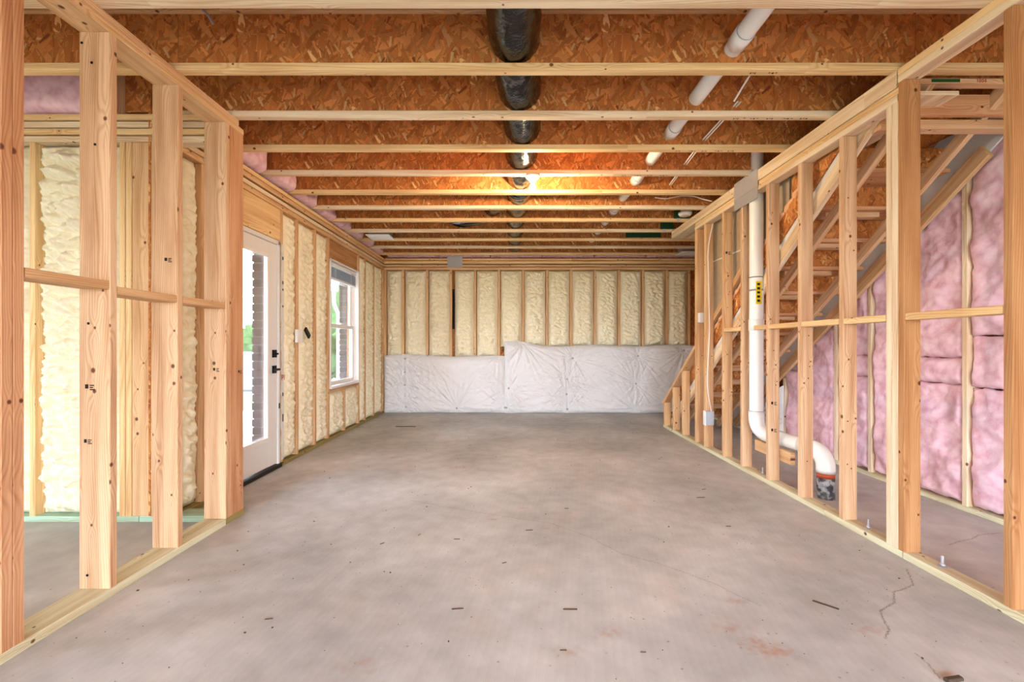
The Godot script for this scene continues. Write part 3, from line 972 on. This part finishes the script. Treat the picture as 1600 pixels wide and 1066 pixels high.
func stairs() -> void:
	var s := thing("staircase", W(2.65, 0, 4.5), "unfinished wooden basement staircase seen from below through the right partition", "stairs")
	var line := func(a: float, d: float) -> float: return a - SLOPE * d
	var tilt := Vector3(0, 1, 0)
	# stringers: bottom edges on the line h = 4.4 - 0.72 d
	for st in [[2.194, 0.10, M.pine, 2.55, 6.1], [2.36, 0.075, M.fir, 2.5, 6.1], [2.82, 0.075, M.fir, 2.5, 6.1], [3.06, 0.10, M.pine_warm, 2.86, 6.1]]:
		var up: float = st[1] / 2.0 * sqrt(1 + SLOPE * SLOPE)
		beam(s, "stringer", W(st[0], line.call(4.4 + up, st[3]), st[3]), W(st[0], line.call(4.4 + up, st[4]), st[4]), st[1], T, st[2], tilt)
	for i in 14:
		var h := 0.15 + 0.183 * i               # underside of the tread
		var d := (4.58 - h) / SLOPE             # depth of its near (back) edge
		if h > 2.45:
			break
		var tread := lum(s, "tread", W(2.218, h, d - 0.03), W(3.036, h + 0.03, d + 0.262), M.fir_red)
		lum(s, "riser", W(2.218, h + 0.032, d - 0.002), W(3.036, h + 0.181, d + 0.010), M.osb, 0.001, 0)
		if i < 12:
			lum(tread, "cleat", W(2.385, h - 0.038, d + 0.02), W(2.795, h - 0.001, d + 0.10), M.fir)
		lum(tread, "support_block", W(2.845, h - 0.10, d - 0.02), W(2.88, h - 0.001, d + 0.02), M.pine_warm)
	lum(s, "top_header", W(2.20, 2.50, 2.60), W(3.08, 2.62, 2.638), M.fir_red)
	lum(s, "top_ledger", W(2.20, 2.44, 2.645), W(3.08, 2.495, 2.72), M.fir)
	# short joist that closes the stair opening, with spray-painted marks
	var tr := thing("trimmer_joist", W(2.7, CEIL - 0.03, 2.5), "short trimmer joist with green and red spray marks above the stairs", "joist")
	lum(tr, "flange", W(2.19, CEIL - 0.03, 2.475), W(3.2, CEIL - 0.001, 2.53), M.fir)
	lum(tr, "web", W(2.19, CEIL + 0.0, 2.495), W(3.2, CEIL + 0.3, 2.51), M.osb, 0.001, 0)
	for r in [[2.34, 2.5, M.ink_green], [2.74, 2.86, M.ink_green]]:
		lum(tr, "paint_mark", W(r[0], CEIL - 0.024, 2.4740), W(r[1], CEIL - 0.006, 2.4748), r[2], 0.0002)
	var tm := TextMesh.new()
	tm.text = "1804"
	tm.font_size = 16
	tm.pixel_size = 0.0016
	tm.depth = 0.0006
	put(tr, "painted_number", tm, M.ink_red, W(2.62, CEIL - 0.015, 2.4742))
	# boards on the room side of the stairs, above the stringer
	var dw := slab_x(self, "drywall_strip", PackedVector2Array([Vector2(2.7, line.call(4.53, 2.7)), Vector2(6.05, line.call(4.53, 6.05)), Vector2(6.05, line.call(4.60, 6.05)), Vector2(2.7, line.call(4.60, 2.7))]), 2.20, 2.213, M.drywall_white)
	tag(dw, "white drywall edge strip running up above the stringer behind the right partition", "drywall")
	var ob := slab_x(self, "stair_skirt", PackedVector2Array([Vector2(2.95, line.call(4.605, 2.95)), Vector2(6.0, line.call(4.605, 6.0)), Vector2(6.0, line.call(4.79, 6.0)), Vector2(2.95, line.call(4.79, 2.95))]), 2.19, 2.2, M.osb)
	tag(ob, "sloping strand board skirt under the foam bead beside the stairs", "board")
	var pts := PackedVector3Array()
	for i in 160:
		var d := 3.05 + i * 0.0155
		pts.append(W(2.204 + 0.004 * sin(i * 1.7), line.call(4.80, d) + 0.006 * sin(i * 0.9), d))
	var fz := noise(77, 1.0, 2)
	var fb := put(self, "foam_bead", tube_mesh(pts, func(a: float, j: int) -> float: return 0.016 + 0.010 * absf(sin(j * 0.55)) + 0.006 * fz.get_noise_2d(a * 2.0, j * 0.4), 9), M.foam_orange)
	tag(fb, "orange-pink expanding foam bead running up beside the stairs", "foam bead")
	var tp := thing("drywall_sheet", W(2.2, 1.3, 4.4), "tan paper back of a drywall sheet behind the right partition's far studs", "drywall")
	slab_x(tp, "upper_sheet", PackedVector2Array([Vector2(3.55, 2.62), Vector2(3.55, 2.30), Vector2(3.83, 2.075), Vector2(5.03, 2.075), Vector2(5.03, 2.54), Vector2(4.6, 2.54)]), 2.2135, 2.226, M.drywall_paper)
	slab_x(tp, "lower_sheet", PackedVector2Array([Vector2(3.84, 2.067), Vector2(5.02, 1.23), Vector2(5.02, 2.067)]), 2.2135, 2.226, M.drywall_paper)
	slab_x(tp, "joint_tape", PackedVector2Array([Vector2(3.84, 2.064), Vector2(5.03, 2.064), Vector2(5.03, 2.078), Vector2(3.84, 2.078)]), 2.2115, 2.213, M.drywall_white)
	var rb := beam(self, "rake_board", W(2.19, 4.905 - SLOPE * 4.12, 4.12), W(2.19, 4.905 - SLOPE * 5.2, 5.2), 0.06, T, M.pine_warm)
	tag(rb, "sloping pine board running up behind the right partition's far studs", "board")
	var tri := slab_x(self, "gusset_board", PackedVector2Array([Vector2(3.0, 2.62), Vector2(3.0, 2.66), Vector2(3.5, 2.62), Vector2(3.5, 2.30)]), 2.2, 2.212, M.osb)
	tag(tri, "small strand board gusset under the joists beside the foam bead", "board")
	# drywall on the far side, seen in triangles between the steps
	var fs := slab_x(self, "drywall_sheet", PackedVector2Array([Vector2(2.66, line.call(4.46, 2.66)), Vector2(6.2, 0.02), Vector2(6.2, line.call(4.95, 6.2)), Vector2(3.2, 2.62), Vector2(2.66, 2.62)]), 3.082, 3.094, M.drywall_white)
	tag(fs, "white drywall on the far side of the stairs showing in triangles", "drywall")

func door() -> void:
	var o := setting("door_1", W(EX - 0.05, 0, 3.66))
	var x0 := EX - 0.12
	var x1 := EX + 0.0
	# jambs and threshold
	lum(o, "jamb", W(x0, 0.02, 4.125), W(x1, 2.11, 4.158), M.white_paint)
	lum(o, "jamb", W(x0, 0.02, 3.16), W(x1, 2.11, 3.19), M.white_paint)
	lum(o, "head_jamb", W(x0, 2.08, 3.16), W(x1, 2.118, 4.158), M.white_paint)
	lum(o, "threshold", W(x0 - 0.03, 0.0, 3.16), W(x1 + 0.02, 0.035, 4.158), M.threshold)
	var a := EX - 0.055
	var b := EX - 0.01
	var z0 := 3.195
	var z1 := 4.12
	var leaf := Node3D.new()
	leaf.name = "leaf"
	o.add_child(leaf)
	leaf.position = W(EX - 0.03, 0.04, 3.66) - o.position
	lum(leaf, "stile", W(a, 0.045, 3.98), W(b, 2.075, z1), M.white_paint)
	lum(leaf, "stile", W(a, 0.045, z0), W(b, 2.075, 3.33), M.white_paint)
	lum(leaf, "bottom_rail", W(a, 0.045, 3.33), W(b, 0.28, 3.98), M.white_paint)
	lum(leaf, "top_rail", W(a, 1.965, 3.33), W(b, 2.075, 3.98), M.white_paint)
	var c := b + 0.012
	lum(leaf, "glazing_bead", W(b, 0.28, 3.945), W(c, 1.965, 3.98), M.white_plastic, 0.004)
	lum(leaf, "glazing_bead", W(b, 0.28, 3.33), W(c, 1.965, 3.365), M.white_plastic, 0.004)
	lum(leaf, "glazing_bead", W(b, 0.28, 3.365), W(c, 0.315, 3.945), M.white_plastic, 0.004)
	lum(leaf, "glazing_bead", W(b, 1.93, 3.365), W(c, 1.965, 3.945), M.white_plastic, 0.004)
	put(leaf, "pane", board_mesh(0.65, 1.69, 0.006, 0.001, 0), M.glass, W(EX - 0.03, 1.122, 3.655), Basis(Vector3(0, 0, 1), Vector3(0, 1, 0), Vector3(-1, 0, 0)))
	# deadbolt and lever
	lum(leaf, "deadbolt", W(b, 1.03, 4.03), W(b + 0.018, 1.10, 4.09), M.black_metal, 0.006)
	lum(leaf, "thumb_turn", W(b + 0.018, 1.055, 4.052), W(b + 0.045, 1.072, 4.066), M.black_metal, 0.004)
	lum(leaf, "lever_plate", W(b, 0.885, 4.03), W(b + 0.016, 0.955, 4.09), M.black_metal, 0.006)
	put(leaf, "lever_neck", tube_mesh(PackedVector3Array([W(b, 0.92, 4.06), W(b + 0.05, 0.92, 4.06)]), 0.011, 12), M.black_metal)
	lum(leaf, "lever", W(b + 0.042, 0.91, 3.965), W(b + 0.058, 0.93, 4.075), M.black_metal, 0.005)
	lum(leaf, "latch_plate", W(EX + 0.0005, 0.55, 4.128), W(EX + 0.002, 0.60, 4.15), M.black_metal, 0.0005)
	# strip of house wrap turned in beside the jamb, with pieces of its print
	var wr := thing("house_wrap", W(EX, 0.1, 4.18), "white house wrap strip with black and red print beside the door", "house wrap")
	var wn := noise(33, 1.0, 2)
	var strip := put(wr, "strip", grid_mesh(5, 80, func(i: int, j: int) -> Vector3:
		return W(EX + 0.006 + 0.006 * wn.get_noise_2d(i * 2.0, j * 0.5), 0.06 + j * 0.0258, 4.160 + i * 0.0125 + (0.014 * wn.get_noise_1d(j * 0.7) if i == 4 else 0.0))), M.wrap)
	for m in [[1.95, 0.03], [1.72, 0.03], [1.66, 0.018], [0.66, 0.035], [0.42, 0.07], [1.5, 0.02]]:
		lum(strip, "print_mark", W(EX + 0.0126, m[0], 4.172), W(EX + 0.0132, m[0] + m[1], 4.19), M.ink, 0.0002)
	var tm := TextMesh.new()
	tm.text = "PI"
	tm.font_size = 16
	tm.pixel_size = 0.0042
	tm.depth = 0.001
	put(strip, "red_print", tm, M.ink_red, W(EX + 0.0135, 0.84, 4.185), Basis(Vector3.UP, PI / 2))
	# box and plaster ring on the foam beside the door
	var eb := thing("outlet_box", W(EX + 0.02, 1.2, 4.5), "white outlet plate with a loose black clamp on the foam beside the door", "electrical box")
	lum(eb, "plate", W(EX + 0.02, 1.17, 4.39), W(EX + 0.05, 1.30, 4.5), M.white_plastic, 0.004)
	beam(eb, "clamp", W(EX + 0.06, 1.31, 4.53), W(EX + 0.06, 1.23, 4.62), 0.05, 0.02, M.black_metal, Vector3.UP, 0.004)

func window() -> void:
	var o := setting("window_1", W(EX, 0.63, 5.76))
	var a := 5.275
	var b := 6.245
	var lo := 0.62
	var hi := 2.185
	var g := EX - 0.12
	# white returns
	lum(o, "jamb", W(g, lo, b - 0.02), W(EX + 0.012, hi, b), M.white_paint)
	lum(o, "jamb", W(g, lo, a), W(EX + 0.012, hi, a + 0.02), M.white_paint)
	lum(o, "head", W(g, hi - 0.02, a), W(EX + 0.012, hi, b), M.white_paint)
	lum(o, "sill", W(g, lo, a - 0.01), W(EX + 0.03, lo + 0.03, b + 0.01), M.white_paint)
	# vinyl double-hung sashes
	var mid := 1.39
	for s in [[lo + 0.03, mid + 0.02, g + 0.03], [mid - 0.02, hi - 0.02, g]]:
		var sash := Node3D.new()
		sash.name = "sash"
		o.add_child(sash, true)
		sash.position = W(s[2], s[0], 5.76) - o.position
		var f := 0.045
		lum(sash, "stile", W(s[2], s[0], a + 0.02), W(s[2] + 0.03, s[1], a + 0.02 + f), M.white_plastic)
		lum(sash, "stile", W(s[2], s[0], b - 0.02 - f), W(s[2] + 0.03, s[1], b - 0.02), M.white_plastic)
		lum(sash, "rail", W(s[2], s[0], a + 0.02 + f), W(s[2] + 0.03, s[0] + f, b - 0.02 - f), M.white_plastic)
		lum(sash, "rail", W(s[2], s[1] - f, a + 0.02 + f), W(s[2] + 0.03, s[1], b - 0.02 - f), M.white_plastic)
		var w := b - a - 0.04 - 2 * f
		var h: float = s[1] - s[0] - 2 * f
		put(sash, "pane", board_mesh(w, h, 0.005, 0.001, 0), M.glass, W(s[2] + 0.015, (s[0] + s[1]) / 2, (a + b) / 2), Basis(Vector3(0, 0, 1), Vector3(0, 1, 0), Vector3(-1, 0, 0)))
	lum(o, "sash_lock", W(g + 0.06, mid + 0.02, 5.72), W(g + 0.085, mid + 0.04, 5.80), M.white_plastic)
	# raised blind: head rail and bunched slats
	var bl := thing("window_blind", W(EX - 0.04, 2.0, 5.76), "white mini blind pulled up at the top of the window", "blind")
	lum(bl, "head_rail", W(EX - 0.07, 2.12, a + 0.03), W(EX - 0.02, 2.16, b - 0.03), M.white_plastic)
	for i in 11:
		lum(bl, "slat", W(EX - 0.07, 1.985 + i * 0.0115, a + 0.035), W(EX - 0.022, 1.989 + i * 0.0115, b - 0.035), M.grey_plastic, 0.001)
	lum(bl, "bottom_rail", W(EX - 0.065, 1.955, a + 0.035), W(EX - 0.025, 1.977, b - 0.035), M.white_plastic)
	for d in [5.5, 6.02]:
		put(bl, "ladder_cord", tube_mesh(PackedVector3Array([W(EX - 0.018, 1.955, d), W(EX - 0.018, 2.14, d)]), 0.002, 6), M.cable)

func ducts_and_pipes() -> void:
	# black flexible duct through the joist webs
	var dn := noise(51, 1.0, 3)
	var dz := noise(52, 1.0, 2)
	var main := PackedVector3Array()
	for i in 330:
		var d := 0.6 + i * 0.0204
		var x := 0.065 * smoothstep(2.2, 3.5, d) - 0.05 * smoothstep(4.4, 6.2, d)
		main.append(W(x, 2.822 + 0.006 * sin(d * 12.9), d))
	var du := thing("flexible_duct", W(0, 2.7, 4), "black plastic-wrapped flexible duct running through the joists", "duct")
	put(du, "main_run", tube_mesh(main, func(a: float, j: int) -> float:
		return 0.138 + 0.006 * dn.get_noise_3d(cos(a) * 2.2, sin(a) * 2.2, j * 0.12) + 0.0035 * dz.get_noise_3d(cos(a) * 1.2, sin(a) * 1.2, j * 0.9), 48), M.black_film)
	put(du, "collar", tube_mesh(PackedVector3Array([W(0.05, 2.822, 4.62), W(0.05, 2.822, 4.68)]), 0.147, 32), M.black_film)
	var br := bend([W(-0.02, 2.80, 4.95), W(-0.2, 2.80, 5.12), W(-0.32, 2.80, 5.6), W(-1.0, 2.80, 6.05), W(-1.62, 2.79, 6.1)], 0.15)
	var bd := thing("branch_duct", W(-0.5, 2.7, 5.6), "black branch duct turning off to the white ceiling register", "duct")
	put(bd, "hose", tube_mesh(br, func(a: float, j: int) -> float: return 0.098 + 0.008 * dn.get_noise_3d(cos(a) * 2.0, sin(a) * 2.0, j * 0.9), 24), M.black_film)
	# registers
	for r in [[-1.84, 5.94, 0.30, 0.30, "white ceiling register in a metal boot near the left outer wall"], [2.83, 7.02, 0.30, 0.30, "white ceiling register beside the stairs at the back wall"]]:
		var g := thing("ceiling_register", W(r[0], CEIL - 0.02, r[1] + 0.15), r[4], "air register")
		var face := lum(g, "face_plate", W(r[0] - 0.16, CEIL - 0.012, r[1]), W(r[0] + 0.16, CEIL - 0.001, r[1] + r[3]), M.white_paint)
		lum(g, "boot", W(r[0] - 0.13, CEIL, r[1] + 0.03), W(r[0] + 0.13, CEIL + 0.12, r[1] + r[3] - 0.03), M.dull_steel)
		for i in 5:
			lum(face, "vane", W(r[0] - 0.12, CEIL - 0.018, r[1] + 0.05 + i * 0.045), W(r[0] + 0.12, CEIL - 0.012, r[1] + 0.07 + i * 0.045), M.white_plastic, 0.001)
	# white pipe through the joists
	var cp := thing("ceiling_pipe", W(1.2, 2.72, 4), "white plastic vent pipe running through the joists", "pipe")
	put(cp, "pipe", tube_mesh(PackedVector3Array([W(1.2, 2.762, 0.6), W(1.2, 2.768, 3.0), W(1.2, 2.772, 7.2)]), 0.048, 24), M.pvc)
	for d in [2.28, 3.28, 4.26, 5.25]:
		var cl := put(cp, "coupling", tube_mesh(PackedVector3Array([W(1.2, 2.766, d), W(1.2, 2.766, d + 0.10)]), 0.0525, 24), M.pvc)
		put(cl, "glue_ring", tube_mesh(PackedVector3Array([W(1.2, 2.766, d - 0.004), W(1.2, 2.766, d - 0.0005)]), 0.0515, 24), M.grey_plastic)
	# drain: down the right partition, elbow, run behind the studs, elbow into the old pipe in the slab
	var dp := thing("drain_pipe", W(2.2, 0.05, 3.6), "white plastic drain dropping down the right partition with elbows at the floor", "pipe")
	var xv := 2.141
	var dv := 3.90
	put(dp, "stack", tube_mesh(PackedVector3Array([W(xv, 2.98, dv), W(xv, 0.52, dv)]), 0.057, 28), M.pvc)
	put(dp, "coupling", tube_mesh(PackedVector3Array([W(xv, 1.27, dv), W(xv, 1.37, dv)]), 0.0635, 28), M.pvc)
	var elbow := put(dp, "elbow", tube_mesh(bend([W(xv, 0.56, dv), W(xv, 0.37, dv), W(2.235, 0.36, 3.74)], 0.14, 12), 0.063, 28), M.pvc)
	put(elbow, "glue_ring", tube_mesh(PackedVector3Array([W(xv, 0.562, dv), W(xv, 0.566, dv)]), 0.0635, 28), M.grey_plastic)
	put(dp, "lower_run", tube_mesh(PackedVector3Array([W(2.22, 0.362, 3.76), W(2.29, 0.352, 3.46)]), 0.057, 28), M.pvc)
	put(dp, "coupling", tube_mesh(PackedVector3Array([W(2.235, 0.36, 3.74), W(2.243, 0.359, 3.705)]), 0.064, 28), M.grey_plastic)
	put(dp, "elbow", tube_mesh(bend([W(2.28, 0.352, 3.50), W(2.33, 0.345, 3.30), W(2.33, 0.19, 3.30)], 0.13, 12), 0.063, 28), M.pvc)
	var yl := lum(dp, "yellow_label", W(xv - 0.035, 1.50, dv - 0.0585), W(xv + 0.015, 1.70, dv - 0.0565), M.yellow_label, 0.0005)
	for i in 5:
		lum(yl, "label_print", W(xv - 0.025, 1.52 + i * 0.036, dv - 0.0595), W(xv + 0.0, 1.54 + i * 0.036, dv - 0.0587), M.ink, 0.0002)
	put(dp, "strap", tube_mesh(PackedVector3Array([W(xv, 1.62, dv), W(xv, 1.635, dv)]), 0.0588, 24), M.dull_steel)
	put(dp, "strap", tube_mesh(PackedVector3Array([W(xv, 1.735, dv), W(xv, 1.745, dv)]), 0.0588, 24), M.dull_steel)
	var ci := thing("floor_pipe_stub", W(2.33, 0, 3.30), "dirty black and grey pipe stub rising from the slab", "pipe")
	put(ci, "stub", tube_mesh(PackedVector3Array([W(2.33, 0.0, 3.30), W(2.33, 0.2, 3.30)]), 0.058, 28), M.cast_iron)
	put(ci, "primer_band", tube_mesh(PackedVector3Array([W(2.33, 0.155, 3.30), W(2.33, 0.19, 3.30)]), 0.0588, 28), M.primer_orange)
	var bk := lum(self, "support_block", W(2.172, 0.20, 3.47), W(2.21, 0.295, 3.98), M.pine_warm)
	tag(bk, "short pine block nailed across studs below the drain pipe", "wood block")
	# cables along the joists
	var cables := [
		[bend([W(1.42, 2.80, 2.5), W(1.40, 2.73, 2.68), W(1.37, 2.66, 2.75)], 0.05), "thin white cable end dangling between the second and third joists", ""],
		[bend([W(1.445, 2.715, 2.85), W(1.45, 2.72, 3.4), W(1.50, 2.735, 3.9), W(1.56, 2.73, 4.6)], 0.1), "thin white cable of the pair threaded through the joist webs", "cable pair through the joists"],
		[bend([W(1.462, 2.712, 2.85), W(1.468, 2.716, 3.4), W(1.52, 2.735, 3.9), W(1.575, 2.73, 4.6)], 0.1), "thin white cable of the pair threaded through the joist webs", "cable pair through the joists"],
		[bend([W(1.5, 2.715, 4.70), W(1.62, 2.70, 4.70), W(1.78, 2.735, 4.70), W(1.92, 2.73, 4.70), W(2.0, 2.69, 4.68), W(2.07, 2.65, 4.62)], 0.04), "white cable looped between joists to the stair header", ""]]
	for c in cables:
		var o := put(self, "ceiling_cable", tube_mesh(c[0], 0.0055, 8), M.cable)
		tag(o, c[1], "cable", c[2])
	var o2 := put(self, "ceiling_cable", tube_mesh(bend([W(-1.57, 2.83, 2.2), W(-1.52, 2.785, 2.2), W(-1.50, 2.745, 2.2)], 0.03), 0.006, 8), M.dull_steel)
	tag(o2, "grey cable end poking down beside the joist by the left partition", "cable")

func fixtures() -> void:
	# bare bulb on a porcelain holder, screwed to the fifth joist
	var at := W(0.165, CEIL, 3.90)
	var f := thing("bulb_holder", at, "bare glowing light bulb in a white porcelain ceiling holder", "light")
	var hold := put(f, "holder", lathe([[0.0, -0.002], [0.062, -0.002], [0.064, -0.012], [0.05, -0.026], [0.03, -0.034], [0.026, -0.055], [0.0, -0.055]], 28), M.porcelain, at)
	put(hold, "bulb", lathe([[0.0, -0.05], [0.014, -0.055], [0.016, -0.07], [0.026, -0.09], [0.031, -0.11], [0.027, -0.13], [0.015, -0.142], [0.0, -0.146]], 24), M.bulb_glow, at)
	var l := OmniLight3D.new()
	l.name = "bulb_light"
	l.position = at + Vector3(0, -0.11, 0)
	l.light_color = Color(1.0, 0.87, 0.70)
	l.light_energy = 1.0
	l.light_size = 0.03
	l.omni_range = 14.0
	l.omni_attenuation = 2.0
	l.shadow_enabled = true
	add_child(l)
	# smoke alarm
	var s := thing("smoke_alarm", W(2.0, 2.64, 5.16), "round white smoke alarm hanging beside the stair header", "smoke alarm")
	put(s, "body", lathe([[0.0, 0.0], [0.075, 0.0], [0.078, -0.02], [0.06, -0.045], [0.0, -0.05]], 28), M.white_plastic, W(2.0, 2.70, 5.16))
	put(s, "base", lathe([[0.0, 0.025], [0.05, 0.025], [0.055, 0.0], [0.0, 0.0]], 24), M.white_paint, W(2.0, 2.70, 5.16))
	# green boards with steel hangers where the joists meet the header
	for d in [4.96, 5.45]:
		var g := thing("green_block", W(2.02, CEIL + 0.02, d), "green stained block with a steel joist hanger, %s the smoke alarm" % ("just behind" if d < 5 else "one bay past"), "wood block", "green blocks at the stair header")
		var blk := lum(g, "block", W(1.93, CEIL + 0.03, d + 0.33), W(2.09, CEIL + 0.3, d + 0.37), M.green_board)
		lum(blk, "hanger", W(1.96, CEIL - 0.003, d + 0.352), W(2.0, CEIL + 0.25, d + 0.355), M.steel, 0.0005)
	var gb := lum(self, "green_board", W(1.6, CEIL + 0.05, 6.30), W(2.1, CEIL + 0.28, 6.33), M.green_board)
	tag(gb, "flat dark green board between joists past the header end", "board")

func floor_litter() -> void:
	var spots := [[1290, 946, 0.095, -0.75, "split grey wood splinter lying near the cracked concrete"], [715, 952, 0.05, 0.1, ""], [891, 953, 0.06, 0.0, "thin dark twig on the open concrete floor"], [827, 829, 0.045, 0.1, ""], [714, 843, 0.035, 0.0, ""], [788, 880, 0.025, 0.5, ""], [634, 667, 0.28, 0.0, "long dark stick on the floor below the window light"], [1095, 778, 0.06, 0.1, ""], [1138, 823, 0.03, 0.0, ""], [597, 850, 0.025, 0.7, ""], [655, 836, 0.025, 1.2, ""], [420, 968, 0.03, 0.2, ""], [885, 795, 0.03, 0.0, ""], [1005, 1020, 0.02, 0.0, ""], [880, 1017, 0.025, 0.0, ""], [1100, 765, 0.03, 0.2, ""]]
	for s in spots:
		var p := floor_point(s[0], s[1])
		var thick: float = 0.003 if s[2] < 0.1 else 0.007
		var o := beam(self, "wood_chip" if s[4] == "" else "wood_splinter", W(p.x - s[2] / 2 * cos(s[3]), thick / 2 + 0.0005, p.y - s[2] / 2 * sin(s[3])), W(p.x + s[2] / 2 * cos(s[3]), thick / 2 + 0.0005, p.y + s[2] / 2 * sin(s[3])), thick, s[2] * 0.11 if s[2] < 0.1 else 0.012, M.bark)
		tag(o, s[4] if s[4] else "small brown wood chip lying on the concrete floor", "wood chip" if s[4] == "" else "wood splinter", "wood chips on the floor" if s[4] == "" else "")
	var p1 := floor_point(1483, 1064)
	var blk := beam(self, "wood_offcut", W(p1.x - 0.02, 0.009, p1.y - 0.01), W(p1.x + 0.04, 0.009, p1.y), 0.014, 0.018, M.bark)
	tag(blk, "dark brown wood offcut lying on the concrete beside the crack", "wood offcut")
	# grit and crumbs too many to count
	var t := Tris.new()
	for i in 620:
		var d := rng.randf_range(1.3, 6.8)
		var x := rng.randf_range(-1.75, 2.0)
		var r := rng.randf_range(0.0007, 0.0016) * (2.2 if rng.randf() < 0.12 else 1.0)
		t.box(W(x - r, 0.0, d + r * rng.randf_range(0.5, 1.2)), W(x + r * rng.randf_range(0.5, 2.0), r, d - r))
	var g := put(self, "floor_grit", t.done(), M.bark)
	g.set_meta("kind", "stuff")
	tag(g, "scattered brown grit and crumbs over the concrete floor", "grit")

func crown(parent: Node, called: String, at: Vector3, r: Vector3, m: Material, s0: int) -> MeshInstance3D:
	var n1 := noise(s0, 1.0, 4)
	var o := put(parent, called, grid_mesh(41, 24, func(i: int, j: int) -> Vector3:
		var a := TAU * i / 40.0
		var b := PI * j / 23.0
		var d := Vector3(cos(a) * sin(b), -cos(b), sin(a) * sin(b))
		var k := 1.0 + 0.55 * n1.get_noise_3dv(d * 2.6) + 0.25 * n1.get_noise_3dv(d * 8.0)
		return Vector3(d.x * r.x, d.y * r.y, d.z * r.z) * k, Vector2.ONE, true), m, at)
	return o

func outdoors() -> void:
	var t := Tris.new()
	t.box(Vector3(-90, -0.4, -120), Vector3(-2.5, -0.3, 30))
	# the lawn falls away from the house
	var gr := put(self, "lawn", grid_mesh(30, 30, func(i: int, j: int) -> Vector3:
		var x := -2.4 - 88.0 * pow(i / 29.0, 1.8)
		var z := 20.0 - 150.0 * j / 29.0
		return Vector3(x, -0.25 - 3.4 * smoothstep(-5.0, -26.0, x), z), Vector2.ONE), M.grass)
	gr.set_meta("kind", "structure")
	var sp := put(self, "downspout", tube_mesh(bend([W(-3.75, 2.7, 9.2), W(-3.75, 2.0, 9.2), W(-3.62, 1.8, 9.1), W(-3.62, -0.3, 9.1)], 0.06), 0.035, 12), M.dull_steel)
	tag(sp, "grey metal downspout outside the window", "downspout")
	# neighbouring house down the slope
	var h := thing("neighbour_house", W(-16, -3.5, 25), "neighbouring house with a grey roof seen through the door", "house")
	lum(h, "wall", W(-22, -3.6, 23), W(-12.5, -1.0, 33), M.siding, 0.01)
	for s in [0, 1]:
		var q := Tris.new()
		var za := 22.4 if s == 0 else 33.6
		q.quad(W(-22.6, -1.1, za), W(-12.0, -1.1, za), W(-12.0, 0.75, 28), W(-22.6, 0.75, 28), Vector3(0, 0.95, 0.3 if s == 0 else -0.3))
		q.quad(W(-22.6, -1.2, za), W(-12.0, -1.2, za), W(-12.0, 0.65, 28), W(-22.6, 0.65, 28), Vector3(0, -0.95, -0.3 if s == 0 else 0.3))
		q.quad(W(-22.6, -1.2, za), W(-12.0, -1.2, za), W(-12.0, -1.1, za), W(-22.6, -1.1, za), Vector3(0, 0, 1 if s == 0 else -1))
		put(h, "roof_slope", q.done(), M.roof)
	# trees
	var spots := [[-26, 46, 3.2, 5.0], [-34, 50, 3.4, 5.4], [-42, 56, 3.6, 5.6], [-18, 49, 3.2, 5.2], [-10, 31, 1.9, 4.6], [-6.8, 22, 1.5, 3.6], [-5.4, 15, 1.0, 2.6], [-13, 40, 2.2, 4.8], [-51, 60, 3.8, 5.8], [-16.5, 58, 2.8, 6.0]]
	for i in spots.size():
		var s: Array = spots[i]
		var gy := -0.25 - 3.4 * smoothstep(-5.0, -26.0, s[0])
		var o := thing("leafy_tree", W(s[0], gy, s[1]), "leafy green tree on the slope outside, seen through the glass", "tree", "trees outside the glass")
		crown(o, "crown", W(s[0], gy + s[3] * 0.72, s[1]), Vector3(s[2], s[3] * 0.62, s[2]), M.leaf if i % 2 else M.leaf_b, 200 + i)
		put(o, "trunk", tube_mesh(PackedVector3Array([W(s[0], gy - 0.1, s[1]), W(s[0], gy + s[3] * 0.6, s[1])]), 0.18, 10), M.wood_brown)
